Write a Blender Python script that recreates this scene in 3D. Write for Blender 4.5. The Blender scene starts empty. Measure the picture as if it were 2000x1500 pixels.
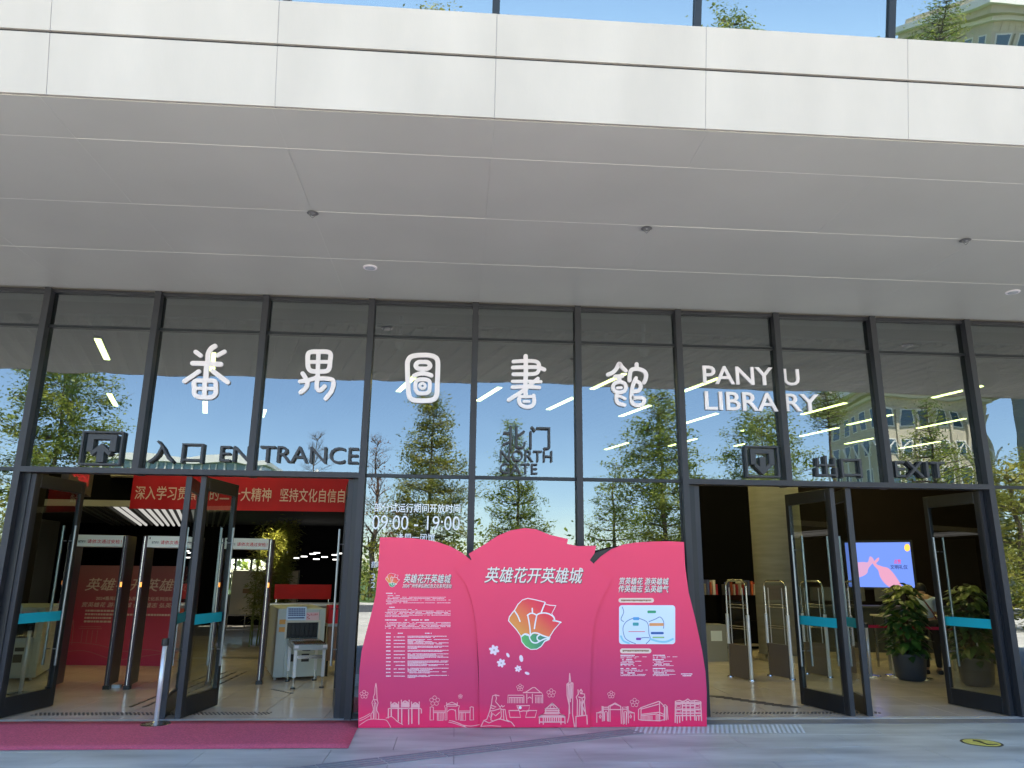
import bpy, bmesh, math, random
from mathutils import Vector, Matrix, Euler
random.seed(7)
SC = bpy.context.scene
COL = SC.collection
R = math.radians

# ------------------------------------------------------------------ camera
FPX = 1460.0
YAW, PITCH, ROLL = 0.0714, 0.24914, 0.00981
CAM = Vector((-0.887, -9.628, 1.691))
_F = Vector((math.sin(YAW)*math.cos(PITCH), math.cos(YAW)*math.cos(PITCH), math.sin(PITCH)))
_r = Vector((math.cos(YAW), -math.sin(YAW), 0.0))
_u = _r.cross(_F)
_R = _r*math.cos(ROLL) + _u*math.sin(ROLL)
_U = -_r*math.sin(ROLL) + _u*math.cos(ROLL)
cd = bpy.data.cameras.new('camera'); cam = bpy.data.objects.new('camera', cd); COL.objects.link(cam)
cd.sensor_width = 36; cd.lens = FPX/2000*36; cd.clip_start = 0.1; cd.clip_end = 3000
cam.matrix_world = Matrix(((_R.x, _U.x, -_F.x, CAM.x), (_R.y, _U.y, -_F.y, CAM.y), (_R.z, _U.z, -_F.z, CAM.z), (0, 0, 0, 1)))
SC.camera = cam

# ------------------------------------------------------------------ world, sun, exposure
SUN_EL, SUN_AZ = R(64), R(16)          # sun stands high behind the library (towards +Y)
w = bpy.data.worlds.new('World'); SC.world = w; w.use_nodes = True
nt = w.node_tree; bg = nt.nodes['Background']
sky = nt.nodes.new('ShaderNodeTexSky'); sky.sky_type = 'NISHITA'; sky.sun_disc = False
sky.sun_elevation = SUN_EL; sky.sun_rotation = SUN_AZ
sky.air_density = 1.0; sky.dust_density = 0.08; sky.ozone_density = 3.5; sky.altitude = 20
nt.links.new(sky.outputs[0], bg.inputs[0]); bg.inputs[1].default_value = 0.12
sd = bpy.data.lights.new('sun', 'SUN'); sun = bpy.data.objects.new('sun', sd); COL.objects.link(sun)
sd.energy = 5.0; sd.angle = R(0.5); sd.color = (1.0, 0.95, 0.87)
S = Vector((math.sin(SUN_AZ)*math.cos(SUN_EL), math.cos(SUN_AZ)*math.cos(SUN_EL), math.sin(SUN_EL)))
sun.rotation_euler = S.to_track_quat('Z', 'Y').to_euler()
SC.view_settings.view_transform = 'Standard'; SC.view_settings.look = 'None'
SC.view_settings.gamma = 1; SC.view_settings.use_curve_mapping = False
SC.view_settings.exposure = 2.55
SC.cycles.max_bounces = 10; SC.cycles.diffuse_bounces = 4; SC.cycles.glossy_bounces = 5
SC.cycles.transmission_bounces = 6; SC.cycles.transparent_max_bounces = 16
SC.cycles.use_denoising = True; SC.cycles.sample_clamp_indirect = 6

# ------------------------------------------------------------------ measuring: a point of the photograph on a real plane
def ray(x, y): return _F + _R*((x-1000)/FPX) - _U*((y-750)/FPX)
def atY(x, y, Y=0.0):
    d = ray(x, y); return CAM + d*((Y-CAM.y)/d.y)
def atZ(x, y, Z=0.0):
    d = ray(x, y); return CAM + d*((Z-CAM.z)/d.z)

# ------------------------------------------------------------------ materials
MATS = {}
def mat(name, col, rough=0.6, metal=0.0, noise=0.0, nscale=3.0, bump=0.0, bscale=40.0, spec=0.5, emit=None, estr=0.0, stretch=None, col2=None):
    if name in MATS: return MATS[name]
    m = bpy.data.materials.new(name); m.use_nodes = True; MATS[name] = m
    t = m.node_tree; b = t.nodes['Principled BSDF']
    b.inputs['Base Color'].default_value = (*col, 1); b.inputs['Roughness'].default_value = rough
    b.inputs['Metallic'].default_value = metal; b.inputs['Specular IOR Level'].default_value = spec
    if emit: b.inputs['Emission Color'].default_value = (*emit, 1); b.inputs['Emission Strength'].default_value = estr
    if noise or bump:
        tc = t.nodes.new('ShaderNodeNewGeometry'); mp = t.nodes.new('ShaderNodeMapping')
        t.links.new(tc.outputs['Position'], mp.inputs['Vector'])
        if stretch: mp.inputs['Scale'].default_value = stretch
    if noise:
        n = t.nodes.new('ShaderNodeTexNoise'); n.inputs['Scale'].default_value = nscale; n.inputs['Detail'].default_value = 6
        t.links.new(mp.outputs[0], n.inputs['Vector'])
        r = t.nodes.new('ShaderNodeValToRGB'); r.color_ramp.elements[0].position = 0.3; r.color_ramp.elements[1].position = 0.7
        a = [max(0, c*(1-noise)) for c in col]; bb = [min(1, c*(1+noise)) for c in (col2 or col)]
        r.color_ramp.elements[0].color = (*a, 1); r.color_ramp.elements[1].color = (*bb, 1)
        t.links.new(n.outputs['Fac'], r.inputs[0]); t.links.new(r.outputs[0], b.inputs['Base Color'])
    if bump:
        n2 = t.nodes.new('ShaderNodeTexNoise'); n2.inputs['Scale'].default_value = bscale; n2.inputs['Detail'].default_value = 4
        t.links.new(mp.outputs[0], n2.inputs['Vector'])
        bp = t.nodes.new('ShaderNodeBump'); bp.inputs['Strength'].default_value = bump; bp.inputs['Distance'].default_value = 0.01
        t.links.new(n2.outputs['Fac'], bp.inputs['Height']); t.links.new(bp.outputs[0], b.inputs['Normal'])
    return m
def emis(name, col, s):
    if name in MATS: return MATS[name]
    m = bpy.data.materials.new(name); m.use_nodes = True; MATS[name] = m; t = m.node_tree
    t.nodes.remove(t.nodes['Principled BSDF']); e = t.nodes.new('ShaderNodeEmission')
    e.inputs[0].default_value = (*col, 1); e.inputs[1].default_value = s
    t.links.new(e.outputs[0], t.nodes['Material Output'].inputs[0]); return m
def glass(name, base, tint, k=1.0, gcol=(1, 1, 1), wave=0.0):
    """thin coated pane: clear tinted sheet with a mirror coat; base = head-on reflectance"""
    m = bpy.data.materials.new(name); m.use_nodes = True; MATS[name] = m; t = m.node_tree
    t.nodes.remove(t.nodes['Principled BSDF'])
    tr = t.nodes.new('ShaderNodeBsdfTransparent'); tr.inputs[0].default_value = (*tint, 1)
    gl = t.nodes.new('ShaderNodeBsdfGlossy'); gl.inputs['Roughness'].default_value = 0.0; gl.inputs['Color'].default_value = (*gcol, 1)
    fr = t.nodes.new('ShaderNodeFresnel'); fr.inputs['IOR'].default_value = 1.5
    ma = t.nodes.new('ShaderNodeMath'); ma.operation = 'MULTIPLY_ADD'; ma.use_clamp = True
    ma.inputs[1].default_value = k; ma.inputs[2].default_value = base
    t.links.new(fr.outputs[0], ma.inputs[0])
    ge = t.nodes.new('ShaderNodeNewGeometry'); iv = t.nodes.new('ShaderNodeMath'); iv.operation = 'SUBTRACT'; iv.inputs[0].default_value = 1.0
    t.links.new(ge.outputs['Backfacing'], iv.inputs[1]); mu = t.nodes.new('ShaderNodeMath'); mu.operation = 'MULTIPLY'
    t.links.new(ma.outputs[0], mu.inputs[0]); t.links.new(iv.outputs[0], mu.inputs[1])
    mx = t.nodes.new('ShaderNodeMixShader'); t.links.new(mu.outputs[0], mx.inputs[0])
    t.links.new(tr.outputs[0], mx.inputs[1]); t.links.new(gl.outputs[0], mx.inputs[2])
    if wave:
        g = t.nodes.new('ShaderNodeNewGeometry'); n = t.nodes.new('ShaderNodeTexNoise'); n.inputs['Scale'].default_value = 1.6; n.inputs['Detail'].default_value = 1
        t.links.new(g.outputs['Position'], n.inputs['Vector'])
        b = t.nodes.new('ShaderNodeBump'); b.inputs['Strength'].default_value = 1.0; b.inputs['Distance'].default_value = wave
        t.links.new(n.outputs['Fac'], b.inputs['Height']); t.links.new(b.outputs[0], gl.inputs['Normal'])
    t.links.new(mx.outputs[0], t.nodes['Material Output'].inputs[0]); return m

M_fascia = mat('white_fascia', (0.428, 0.389, 0.332), 0.75, noise=0.075, nscale=1.3, bump=0.05, stretch=(1.3, 1, .4))
M_soffit = mat('grey_soffit', (0.435, 0.430, 0.39), 0.45, noise=0.06, nscale=0.55)
M_bead = mat('seam_white', (0.60, 0.585, 0.54), 0.6)
M_dark = mat('dark_gap', (0.03, 0.03, 0.035), 0.7)
M_mull = mat('mullion_grey', (0.026, 0.026, 0.031), 0.5, metal=0.1, noise=0.06, nscale=4)
M_door = mat('door_frame_grey', (0.008, 0.010, 0.014), 0.4, metal=0.1, noise=.08, nscale=5)
M_glass = glass('facade_glass', 0.122, (0.28, 0.34, 0.325), 1.2, (0.93, 0.99, 1.0), 0.0019)
M_glass_up = glass('upper_glass', 0.19, (0.3, 0.36, 0.36), 1.0, (0.95, 1.0, 0.99), 0.0014)
M_glass_door = glass('door_glass', 0.03, (0.86, 0.9, 0.88), 1.6)
M_acryl = glass('acrylic', 0.02, (0.80, 0.81, 0.79), 1.2)
M_white = mat('white_letters', (0.82, 0.76, 0.78), 0.5)
M_dletter = mat('dark_letters', (0.030, 0.032, 0.038), 0.5)
M_vinyl = mat('white_vinyl', (0.86, 0.88, 0.92), 0.6)
M_steel = mat('brushed_steel', (0.62, 0.62, 0.62), 0.25, metal=1.0)
M_steelpaint = mat('pale_steel', (0.72, 0.72, 0.74), 0.3, metal=.4)
M_black = mat('black_plastic', (0.012, 0.012, 0.014), 0.4)
M_red = mat('red_banner', (0.56, 0.004, 0.012), 0.6, noise=.12, nscale=2)
M_cream = mat('cream_print', (0.85, 0.72, 0.6), 0.6)
M_teal = mat('teal_sticker', (0.0, 0.36, 0.48), 0.5)
M_tile = mat('lobby_tile', (0.62, 0.53, 0.45), 0.16, noise=0.10, nscale=2.0, bump=.02, bscale=6)
M_slab = mat('granite_slab', (0.455, 0.475, 0.455), 0.5, noise=0.30, nscale=1.7, bump=.12, bscale=150, stretch=(.45, 1.6, 1))
M_grout = mat('grout', (0.26, 0.25, 0.26), 0.9)
M_plaza = mat('plaza_paving', (0.50, 0.46, 0.40), 0.8, noise=.15, nscale=.8)
M_grass = mat('lawn', (0.07, 0.13, 0.03), 0.9, noise=.4, nscale=.6)
M_carpet = mat('maroon_carpet', (0.72, 0.125, 0.21), 0.97, noise=.22, nscale=60, bump=.9, bscale=500)
M_beige = mat('beige_bulkhead', (0.55, 0.52, 0.42), 0.7, noise=.03)
M_ceil = mat('dark_ceiling', (0.006, 0.008, 0.008), 0.8, noise=.2, nscale=1)
M_slat = mat('ceiling_slat', (0.10, 0.095, 0.08), 0.6)
M_wallbrown = mat('brown_panel', (0.016, 0.011, 0.010), 0.6, spec=.15, noise=.1)
M_walldark = mat('dark_wall', (0.004, 0.004, 0.005), 0.8, spec=.05)
M_conc = mat('board_marked_concrete', (0.25, 0.245, 0.215), 0.8, noise=.14, nscale=2.5, stretch=(.5, .5, 5), bump=.2, bscale=12)

# ------------------------------------------------------------------ mesh builder
class MB:
    def __init__(s): s.v = []; s.f = []
    def q(s, *p):
        n = len(s.v); s.v += [tuple(x) for x in p]; s.f.append(tuple(range(n, n+len(p)))); return s
    def box(s, x0, x1, y0, y1, z0, z1, M=None):
        n = len(s.v)
        P = [Vector(p) for p in ((x0,y0,z0),(x1,y0,z0),(x1,y1,z0),(x0,y1,z0),(x0,y0,z1),(x1,y0,z1),(x1,y1,z1),(x0,y1,z1))]
        if M: P = [M @ p for p in P]
        s.v += [tuple(p) for p in P]
        for f in ((0,3,2,1),(4,5,6,7),(0,1,5,4),(1,2,6,5),(2,3,7,6),(3,0,4,7)): s.f.append(tuple(n+i for i in f))
        return s
    def tube(s, pts, r, n=8, cap=True):
        pts = [Vector(p) for p in pts]; rr = r if isinstance(r, (list, tuple)) else [r]*len(pts)
        base = len(s.v); up = None
        for i, p in enumerate(pts):
            d = (pts[min(i+1, len(pts)-1)] - pts[max(i-1, 0)]).normalized()
            if up is None or abs(d.dot(up)) > .95: up = Vector((0, 0, 1)) if abs(d.z) < .9 else Vector((1, 0, 0))
            a = d.cross(up).normalized(); b = a.cross(d); up = b if b.length > 0 else up
            for k in range(n):
                t = 2*math.pi*k/n; s.v.append(tuple(p + (a*math.cos(t) + b*math.sin(t))*rr[i]))
        for i in range(len(pts)-1):
            for k in range(n):
                s.f.append((base+i*n+k, base+i*n+(k+1) % n, base+(i+1)*n+(k+1) % n, base+(i+1)*n+k))
        if cap:
            s.f.append(tuple(base+k for k in range(n))[::-1]); s.f.append(tuple(base+(len(pts)-1)*n+k for k in range(n)))
        return s
    def lathe(s, prof, c=(0, 0, 0), n=24):
        b = len(s.v)
        for r_, z in prof:
            for k in range(n):
                t = 2*math.pi*k/n; s.v.append((c[0]+r_*math.cos(t), c[1]+r_*math.sin(t), c[2]+z))
        for i in range(len(prof)-1):
            for k in range(n): s.f.append((b+i*n+k, b+i*n+(k+1) % n, b+(i+1)*n+(k+1) % n, b+(i+1)*n+k))
        s.f.append(tuple(b+k for k in range(n))[::-1]); s.f.append(tuple(b+(len(prof)-1)*n+k for k in range(n)))
        return s
    def prism(s, pts, y0, y1):
        """outline in x,z pushed from front y0 to back y1 (y0<y1)"""
        a = sum(pts[i][0]*pts[(i+1) % len(pts)][1]-pts[(i+1) % len(pts)][0]*pts[i][1] for i in range(len(pts)))
        if a < 0: pts = pts[::-1]
        n = len(s.v); k = len(pts)
        s.v += [(p[0], y0, p[1]) for p in pts] + [(p[0], y1, p[1]) for p in pts]
        s.f.append(tuple(range(n, n+k))); s.f.append(tuple(range(n+k, n+2*k))[::-1])
        for i in range(k): j = (i+1) % k; s.f.append((n+i, n+k+i, n+k+j, n+j))
        return s
    def ribbon(s, pts, wd, y0, y1, closed=False, caps=True):
        """flat stroke with round ends in the x,z plane, thickness y0..y1"""
        P = [Vector(p) for p in pts]; n = len(P); h = wd/2
        L, Rr = [], []
        for i in range(n):
            if closed: a, b = P[(i-1) % n], P[(i+1) % n]
            else: a, b = P[max(i-1, 0)], P[min(i+1, n-1)]
            d = (b-a)
            if d.length < 1e-9: d = Vector((1, 0))
            d.normalize(); nn = Vector((-d.y, d.x))
            L.append(P[i]+nn*h); Rr.append(P[i]-nn*h)
        def strip(a, b, c, d):
            k = len(s.v)
            for y in (y0, y1): s.v += [(a.x, y, a.y), (b.x, y, b.y), (c.x, y, c.y), (d.x, y, d.y)]
            s.f.append((k, k+1, k+2, k+3)); s.f.append((k+7, k+6, k+5, k+4))
            for i in range(4): j = (i+1) % 4; s.f.append((k+i, k+4+i, k+4+j, k+j))
        if closed:
            k = len(s.v)
            for i in range(n):
                for q in (L[i], Rr[i]):
                    s.v += [(q.x, y0, q.y), (q.x, y1, q.y)]
            for i in range(n):
                a = k+4*i; b = k+4*((i+1) % n)
                s.f += [(a, a+2, b+2, b), (a+1, b+1, b+3, a+3), (a, b, b+1, a+1), (a+2, a+3, b+3, b+2)]
        else:
            out = list(L)
            if caps:
                d = (P[-1]-P[-2]).normalized(); nn = Vector((-d.y, d.x))
                out += [P[-1]+(nn*math.cos(t)+d*math.sin(t))*h for t in (math.pi/5, 2*math.pi/5, 3*math.pi/5, 4*math.pi/5)]
            k = len(s.v)
            # body quads
            for i in range(n):
                for q in (L[i], Rr[i]): s.v += [(q.x, y0, q.y), (q.x, y1, q.y)]
            for i in range(n-1):
                a = k+4*i; b = k+4*(i+1)
                s.f += [(a, a+2, b+2, b), (a+1, b+1, b+3, a+3), (a, b, b+1, a+1), (a+2, a+3, b+3, b+2)]
            if caps:
                for e, (p, o) in enumerate(((P[0], P[1]), (P[-1], P[-2]))):
                    d = (p-o).normalized(); nn = Vector((-d.y, d.x))
                    ring = [p+(nn*math.cos(t)+d*math.sin(t))*h for t in [math.pi*j/6 for j in range(7)]]
                    kk = len(s.v); m_ = len(ring)
                    s.v += [(q.x, y0, q.y) for q in ring]+[(q.x, y1, q.y) for q in ring]
                    s.f.append(tuple(range(kk, kk+m_))[::-1]); s.f.append(tuple(range(kk+m_, kk+2*m_)))
                    for i in range(m_-1): s.f.append((kk+i, kk+i+1, kk+m_+i+1, kk+m_+i))
        return s
    def mesh(s, name, m=None):
        me = bpy.data.meshes.new(name); me.from_pydata(s.v, [], s.f); me.update()
        if m: me.materials.append(m)
        return me
    def build(s, name, m, parent=None, smooth=False, local=None):
        me = s.mesh(name, m)
        if smooth:
            for p in me.polygons: p.use_smooth = True
        return link(name, me, parent, local)
def link(name, me, parent=None, local=None):
    o = bpy.data.objects.new(name, me); COL.objects.link(o)
    if parent is not None: o.parent = parent
    if local is not None: o.matrix_local = local
    return o
def bevel(o, wd=0.006, seg=2):
    md = o.modifiers.new('bevel', 'BEVEL'); md.width = wd; md.segments = seg; md.limit_method = 'ANGLE'; return o
def tag(o, label=None, cat=None, group=None, kind=None):
    if label: o['label'] = label
    if cat: o['category'] = cat
    if group: o['group'] = group
    if kind: o['kind'] = kind
    return o
def thing(name, label, cat, loc=(0, 0, 0), rz=0.0, group=None):
    o = bpy.data.objects.new(name, None); COL.objects.link(o); o.location = loc; o.rotation_euler = (0, 0, rz)
    o.empty_display_size = .1
    return tag(o, label, cat, group)
def copy_tree(o, parent=None):
    c = o.copy(); COL.objects.link(c)
    if parent is not None: c.parent = parent
    for ch in list(o.children): copy_tree(ch, c)
    return c
def smooth(pts, closed=False, k=5):
    P = [Vector(p) for p in pts]; n = len(P); out = []
    rng = range(n) if closed else range(n-1)
    for i in rng:
        p0 = P[(i-1) % n] if closed or i > 0 else P[0]; p1 = P[i]; p2 = P[(i+1) % n]
        p3 = P[(i+2) % n] if closed or i+2 < n else P[-1]
        for j in range(k):
            t = j/k
            out.append(0.5*((2*p1)+(p2-p0)*t+(2*p0-5*p1+4*p2-p3)*t*t+(3*p1-p0-3*p2+p3)*t**3))
    if not closed: out.append(P[-1])
    return out
# ------------------------------------------------------------------ lettering (built-in font turned to mesh)
_cache = {}
def text_mesh(s_, shear=0.0, bold=0.0, depth=0.0):
    key = (s_, shear, bold, depth)
    if key in _cache: return _cache[key]
    cu = bpy.data.curves.new('t', 'FONT'); cu.body = s_; cu.size = 1.0; cu.shear = shear; cu.offset = bold; cu.extrude = depth; cu.resolution_u = 3
    o = bpy.data.objects.new('t', cu); COL.objects.link(o); bpy.context.view_layer.update()
    dg = bpy.context.evaluated_depsgraph_get(); me = bpy.data.meshes.new_from_object(o.evaluated_get(dg))
    bpy.data.objects.remove(o); bpy.data.curves.remove(cu)
    vs = [v.co.copy() for v in me.vertices]; fs = [tuple(p.vertices) for p in me.polygons]
    bpy.data.meshes.remove(me)
    if not vs: vs = [Vector((0, 0, 0))]
    _cache[key] = (vs, fs); return _cache[key]
def bbox(vs): return min(v.x for v in vs), max(v.x for v in vs), min(v.y for v in vs), max(v.y for v in vs)
def lettering(s_, box, y, m, name, parent, depth=0.002, bold=0.0, shear=0.0, into=None, inv=None):
    """text filling box=(x0,x1,z0,z1) on the plane Y=y facing -Y; depth grows towards -Y"""
    vs, fs = text_mesh(s_, shear, bold, 0.5 if depth else 0.0)
    a, b, c, d = bbox(vs); x0, x1, z0, z1 = box
    sx = (x1-x0)/max(b-a, 1e-6); sz = (z1-z0)/max(d-c, 1e-6)
    mb = into or MB(); n = len(mb.v)
    for v in vs:
        p = (x0+(v.x-a)*sx, y-depth*(v.z+.5), z0+(v.y-c)*sz)
        mb.v.append(p if inv is None else tuple(inv @ Vector(p)))
    mb.f += [tuple(n+i for i in f) for f in fs]
    if into is None: return mb.build(name, m, parent)
def letters(s_, box, y, m, name, parent, depth=0.03, bold=0.0):
    """each character its own part"""
    x0, x1, z0, z1 = box; A = []
    vs, _ = text_mesh(s_, 0, bold, .5); a, b, c, d = bbox(vs); sx = (x1-x0)/(b-a); sz = (z1-z0)/(d-c)
    for i, ch in enumerate(s_):
        if ch == ' ': continue
        pv, _ = text_mesh(s_[:i+1], 0, bold, .5); cv, cf = text_mesh(ch, 0, bold, .5)
        off = bbox(pv)[1]-bbox(cv)[1]
        mb = MB(); mb.v = [(x0+(v.x+off-a)*sx, y-depth*(v.z+.5), z0+(v.y-c)*sz) for v in cv]; mb.f = list(cf)
        mb.build(name, m, parent)
def pxbox(x0, y0, x1, y1, Y):
    a = atY(x0, (y0+y1)/2, Y); b = atY(x1, (y0+y1)/2, Y); c = atY((x0+x1)/2, y0, Y); d = atY((x0+x1)/2, y1, Y)
    return (a.x, b.x, d.z, c.z)

# ================================================================== THE GROUND AND THE FORECOURT
g = MB().q((-260, -0.02, -.035), (-260, -260, -.035), (260, -260, -.035), (260, -0.02, -.035)).build('ground', M_plaza); tag(g, kind='structure')
lw = MB().q((-120, -34, -.025), (-120, -150, -.025), (120, -150, -.025), (120, -34, -.025)).build('lawn', M_grass); tag(lw, kind='structure')
rd = MB().q((-200, -24, -.028), (-200, -31, -.028), (200, -31, -.028), (200, -24, -.028)).build('road', mat('asphalt', (.06, .06, .065), .9, noise=.2, nscale=2)); tag(rd, kind='structure')
fg = MB().q((-16, -0.03, -.012), (-16, -9, -.012), (16, -9, -.012), (16, -0.03, -.012)).build('forecourt', M_grout); tag(fg, kind='structure')
sm = MB().box(-.597, .597, -.297, .297, -.01, 0).mesh('paving_slab', M_slab)
def slab(name, me, x, y, par):
    o = link(name, me, par); o.location = (x, y, random.uniform(-.0008, .0004)); o.rotation_euler.z = random.uniform(-.0008, .0008); return o
first = []
for j in range(6):
    for i in range(-6, 7):
        slab('paving_slab', sm, i*1.2+(0.6 if j % 2 else 0)-.25, -.62-.6*j, fg)
# step strip under the doors
st = MB().box(-16, 16, -.31, -.032, -.01, .004).build('threshold_strip', mat('dark_granite', (.20, .20, .22), .5, noise=.15, nscale=5, bump=.1, bscale=90), fg)
ts = MB().box(-16, 16, -.0295, .10, -.02, .008).build('threshold_plate', M_steelpaint); tag(ts, kind='structure'); ts.name = 'door_sill'
# tactile bars
tb = thing('tactile_path', 'raised steel tactile guide bars and studs crossing the grey paving', 'tactile paving', (0, 0, 0))
A = atZ(560, 1508); B = atZ(1245, 1428)
d = (B-A); L = d.length; d.normalize(); nrm = Vector((-d.y, d.x, 0)); nseg = int(L/.6)
barm = MB().box(-.29, .29, -.018, .018, 0, .006).mesh('guide_bar', mat('tactile_steel', (.27, .28, .30), .4, metal=.3))
for k in range(4):
    for i in range(nseg+4):
        p = A + d*(L-.3-.6*i) + nrm*(.075*(k-1.5)); o = link('guide_bar', barm, tb); o.location = (p.x, p.y, .001); o.rotation_euler.z = math.atan2(d.y, d.x)
stud = MB().lathe([(.0175, 0), (.0175, .003), (.012, .006)], n=8)
sb = MB()
for i in range(36):
    for j in range(8):
        c = atZ(1240, 1432); x = c.x+.055*i+.02*j; y = c.y+.06*j-.03*(j > 20)
        if x > 3.9: continue
        n = len(sb.v); sb.v += [(v[0]+x, v[1]+y, v[2]+.001) for v in stud.v]; sb.f += [tuple(n+q for q in f) for f in stud.f]
o = sb.build('stud_field', mat('stud_steel', (.62, .64, .66), .4, metal=.2), tb); o['kind'] = 'stuff'
# carpet
a = atZ(680, 1462); c_ = atZ(697, 1421)
cp = MB()
N = 40
for i in range(N):
    for j in range(6):
        x0 = -9.5; x1e = a.x + (c_.x-a.x)*(1-j/6); x1f = a.x+(c_.x-a.x)*(1-(j+1)/6)
        y0 = -.035-(-.035-a.y)*j/6; y1 = -.035-(-.035-a.y)*(j+1)/6
        def P(x, y): return (x, y, .010+.0012*math.sin(x*3.1+y*2)+.0010*math.sin(x*7.7-y*5))
        xa, xb = x0+(x1e-x0)*i/N, x0+(x1e-x0)*(i+1)/N; xc, xd = x0+(x1f-x0)*i/N, x0+(x1f-x0)*(i+1)/N
        cp.q(P(xc, y1), P(xd, y1), P(xb, y0), P(xa, y0))
o = cp.build('carpet', M_carpet, smooth=True); md = o.modifiers.new('s', 'SOLIDIFY'); md.thickness = .006; md.offset = -1
bm = bmesh.new(); bm.from_mesh(o.data); bmesh.ops.remove_doubles(bm, verts=bm.verts, dist=.0005); bm.to_mesh(o.data); bm.free()
tag(o, 'long maroon entrance carpet lying before the left doors', 'carpet')
# yellow floor sticker
c = atZ(1917, 1451)
fs_ = thing('floor_sticker', 'round yellow floor sticker with black rim and arrow on the paving', 'floor sticker', (c.x, c.y, .002))
MB().lathe([(.20, 0), (.20, .0015)], n=40).build('rim', M_black, fs_)
MB().lathe([(.175, .0016), (.175, .0026)], n=40).build('disc', mat('yellow', (.62, .55, .12), .6, noise=.2, nscale=20), fs_)
mm = MB(); mm.box(-.02, .02, -.12, .09, .0027, .0036); mm.box(-.02, .11, -.12, -.085, .0037, .0044); mm.q((-.06, .05, .0040), (.06, .05, .0040), (0, .14, .0040)); mm.build('arrow', M_black, fs_)

# ================================================================== THE LIBRARY BUILDING
lib = thing('library_building', 'modern library with white overhanging fascia and tall dark glass entrance wall', 'library', (0, 0, 0))
ZS = 5.289
XM = [(-4.5+i)*1.4035 for i in range(-5, 16)]   # mullion axes
MX = {i-5: x for i, x in enumerate(XM)}           # 0..9 are the ones in view
def bay(i): return MX[i]+.040, MX[i+1]-.040
OPEN = (0, 1, 2, 6, 7, 8)
mm_ = MB().box(-.040, .040, 0, .245, 0, ZS-.004).mesh('mullion', M_mull)
for i, x in MX.items():
    o = link('mullion', mm_, lib); o.location = (x, 0, 0)
for i in range(-5, 15):
    x0, x1 = bay(i)
    MB().box(x0, x1, .075, .17, 4.765, 4.80).build('transom', M_door, lib)
    MB().box(x0, x1, .05, .20, ZS-.045, ZS-.006).build('head_rail', M_mull, lib)
    MB().box(x0+.004, x1-.004, .103, .115, 4.80, ZS-.045).build('top_pane', M_glass, lib)
    o = MB().box(-(x1-x0)/2+.004, (x1-x0)/2-.004, -.006, .006, -.9, .965).build('middle_pane', M_glass, lib)
    o.location = ((x0+x1)/2, .109, 3.83); o.rotation_euler = (random.uniform(-.0026, .0026), 0, random.uniform(-.0035, .0035))
    if i in OPEN: MB().box(x0, x1, .0, .17, 2.862, 2.93).build('door_header', M_mull, lib)
    else:
        MB().box(x0, x1, .075, .17, 2.885, 2.925).build('transom', M_door, lib)
        MB().box(x0, x1, .05, .19, .008, .07).build('sill', M_door, lib)
        o = MB().box(-(x1-x0)/2+.004, (x1-x0)/2-.004, -.006, .006, -1.40, 1.405).build('lower_pane', M_glass, lib)
        o.location = ((x0+x1)/2, .109, 1.475); o.rotation_euler = (random.uniform(-.001, .001), 0, random.uniform(-.0015, .0015))
    # small bolts of the pane clamps
# mullions that cross a door opening only reach down to the header
cut = MB().box(-.040, .040, 0, .245, 2.86, ZS-.004).mesh('mullion_upper', M_mull)
for ch in list(lib.children):
    if ch.name.startswith('mullion') and any(abs(ch.location.x-MX[k]) < .01 for k in (1, 2, 7, 8)): ch.data = cut
# jamb plates beside the doors
for x0, x1 in ((MX[0]+.041, -6.185), (-2.215, MX[3]-.041), (MX[6]+.041, 2.235), (6.250, MX[9]-.041)):
    MB().box(x0, x1, .09, .20, .009, 2.861).build('door_jamb', M_door, lib)
# fascia
X0 = -.668-1.787*6
TF = R(11.0)                                   # the fascia leans out towards its top
FM = Matrix.Translation((0, -4.27, 5.289)) @ Matrix.Rotation(TF, 4, 'X')
XF = -.668-1.753*6
M_seal = mat('joint_sealant', (.27, .26, .25), .8)
for band, (z0, z1) in enumerate(((0.0, 0.494), (0.517, 0.872))):
    fm = MB().box(-.8742, .8742, 0, .03, z0, z1).mesh('fascia_panel', M_fascia)
    for k in range(13):
        o = link('fascia_panel', fm, lib, FM @ Matrix.Translation((XF+1.753*(k+.5), random.uniform(-.0010, .0010), 0))); bevel(o, .0018, 1)
    for k in range(1, 13):
        MB().box(-.0022, .0022, .0035, .03, z0+.001, z1-.001).build('joint_sealant', M_seal, lib, local=FM @ Matrix.Translation((XF+1.753*k, 0, 0)))
MB().box(X0, X0+1.787*13, .031, .05, .002, .87).build('fascia_backing', M_dark, lib, local=FM)
MB().box(X0, X0+1.787*13, -4.425, -4.0, 6.137, 6.15).build('parapet_cap', M_fascia, lib)
# soffit panels with white seam beads
ys = [-4.238, -3.655, -2.478, -1.290, -.002]
for r_ in range(4):
    y0, y1 = ys[r_]+.0022, ys[r_+1]-.0022
    pm = MB().box(-.8931, .8931, y0, y1, ZS, ZS+.02).mesh('soffit_panel', M_soffit)
    for k in range(13):
        o = link('soffit_panel', pm, lib); o.location = (X0+1.787*(k+.5), 0, random.uniform(0, .0006)); o.rotation_euler.x = random.uniform(-.0006, .0006)
    if r_ < 3: MB().box(X0, X0+1.787*13, ys[r_+1]-.0026, ys[r_+1]+.0026, ZS-.002, ZS+.004).build('seam_bead', M_bead, lib)
MB().box(X0, X0+1.787*13, -4.21, .6, ZS+.024, ZS+.3).build('soffit_slab', M_fascia, lib)
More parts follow.
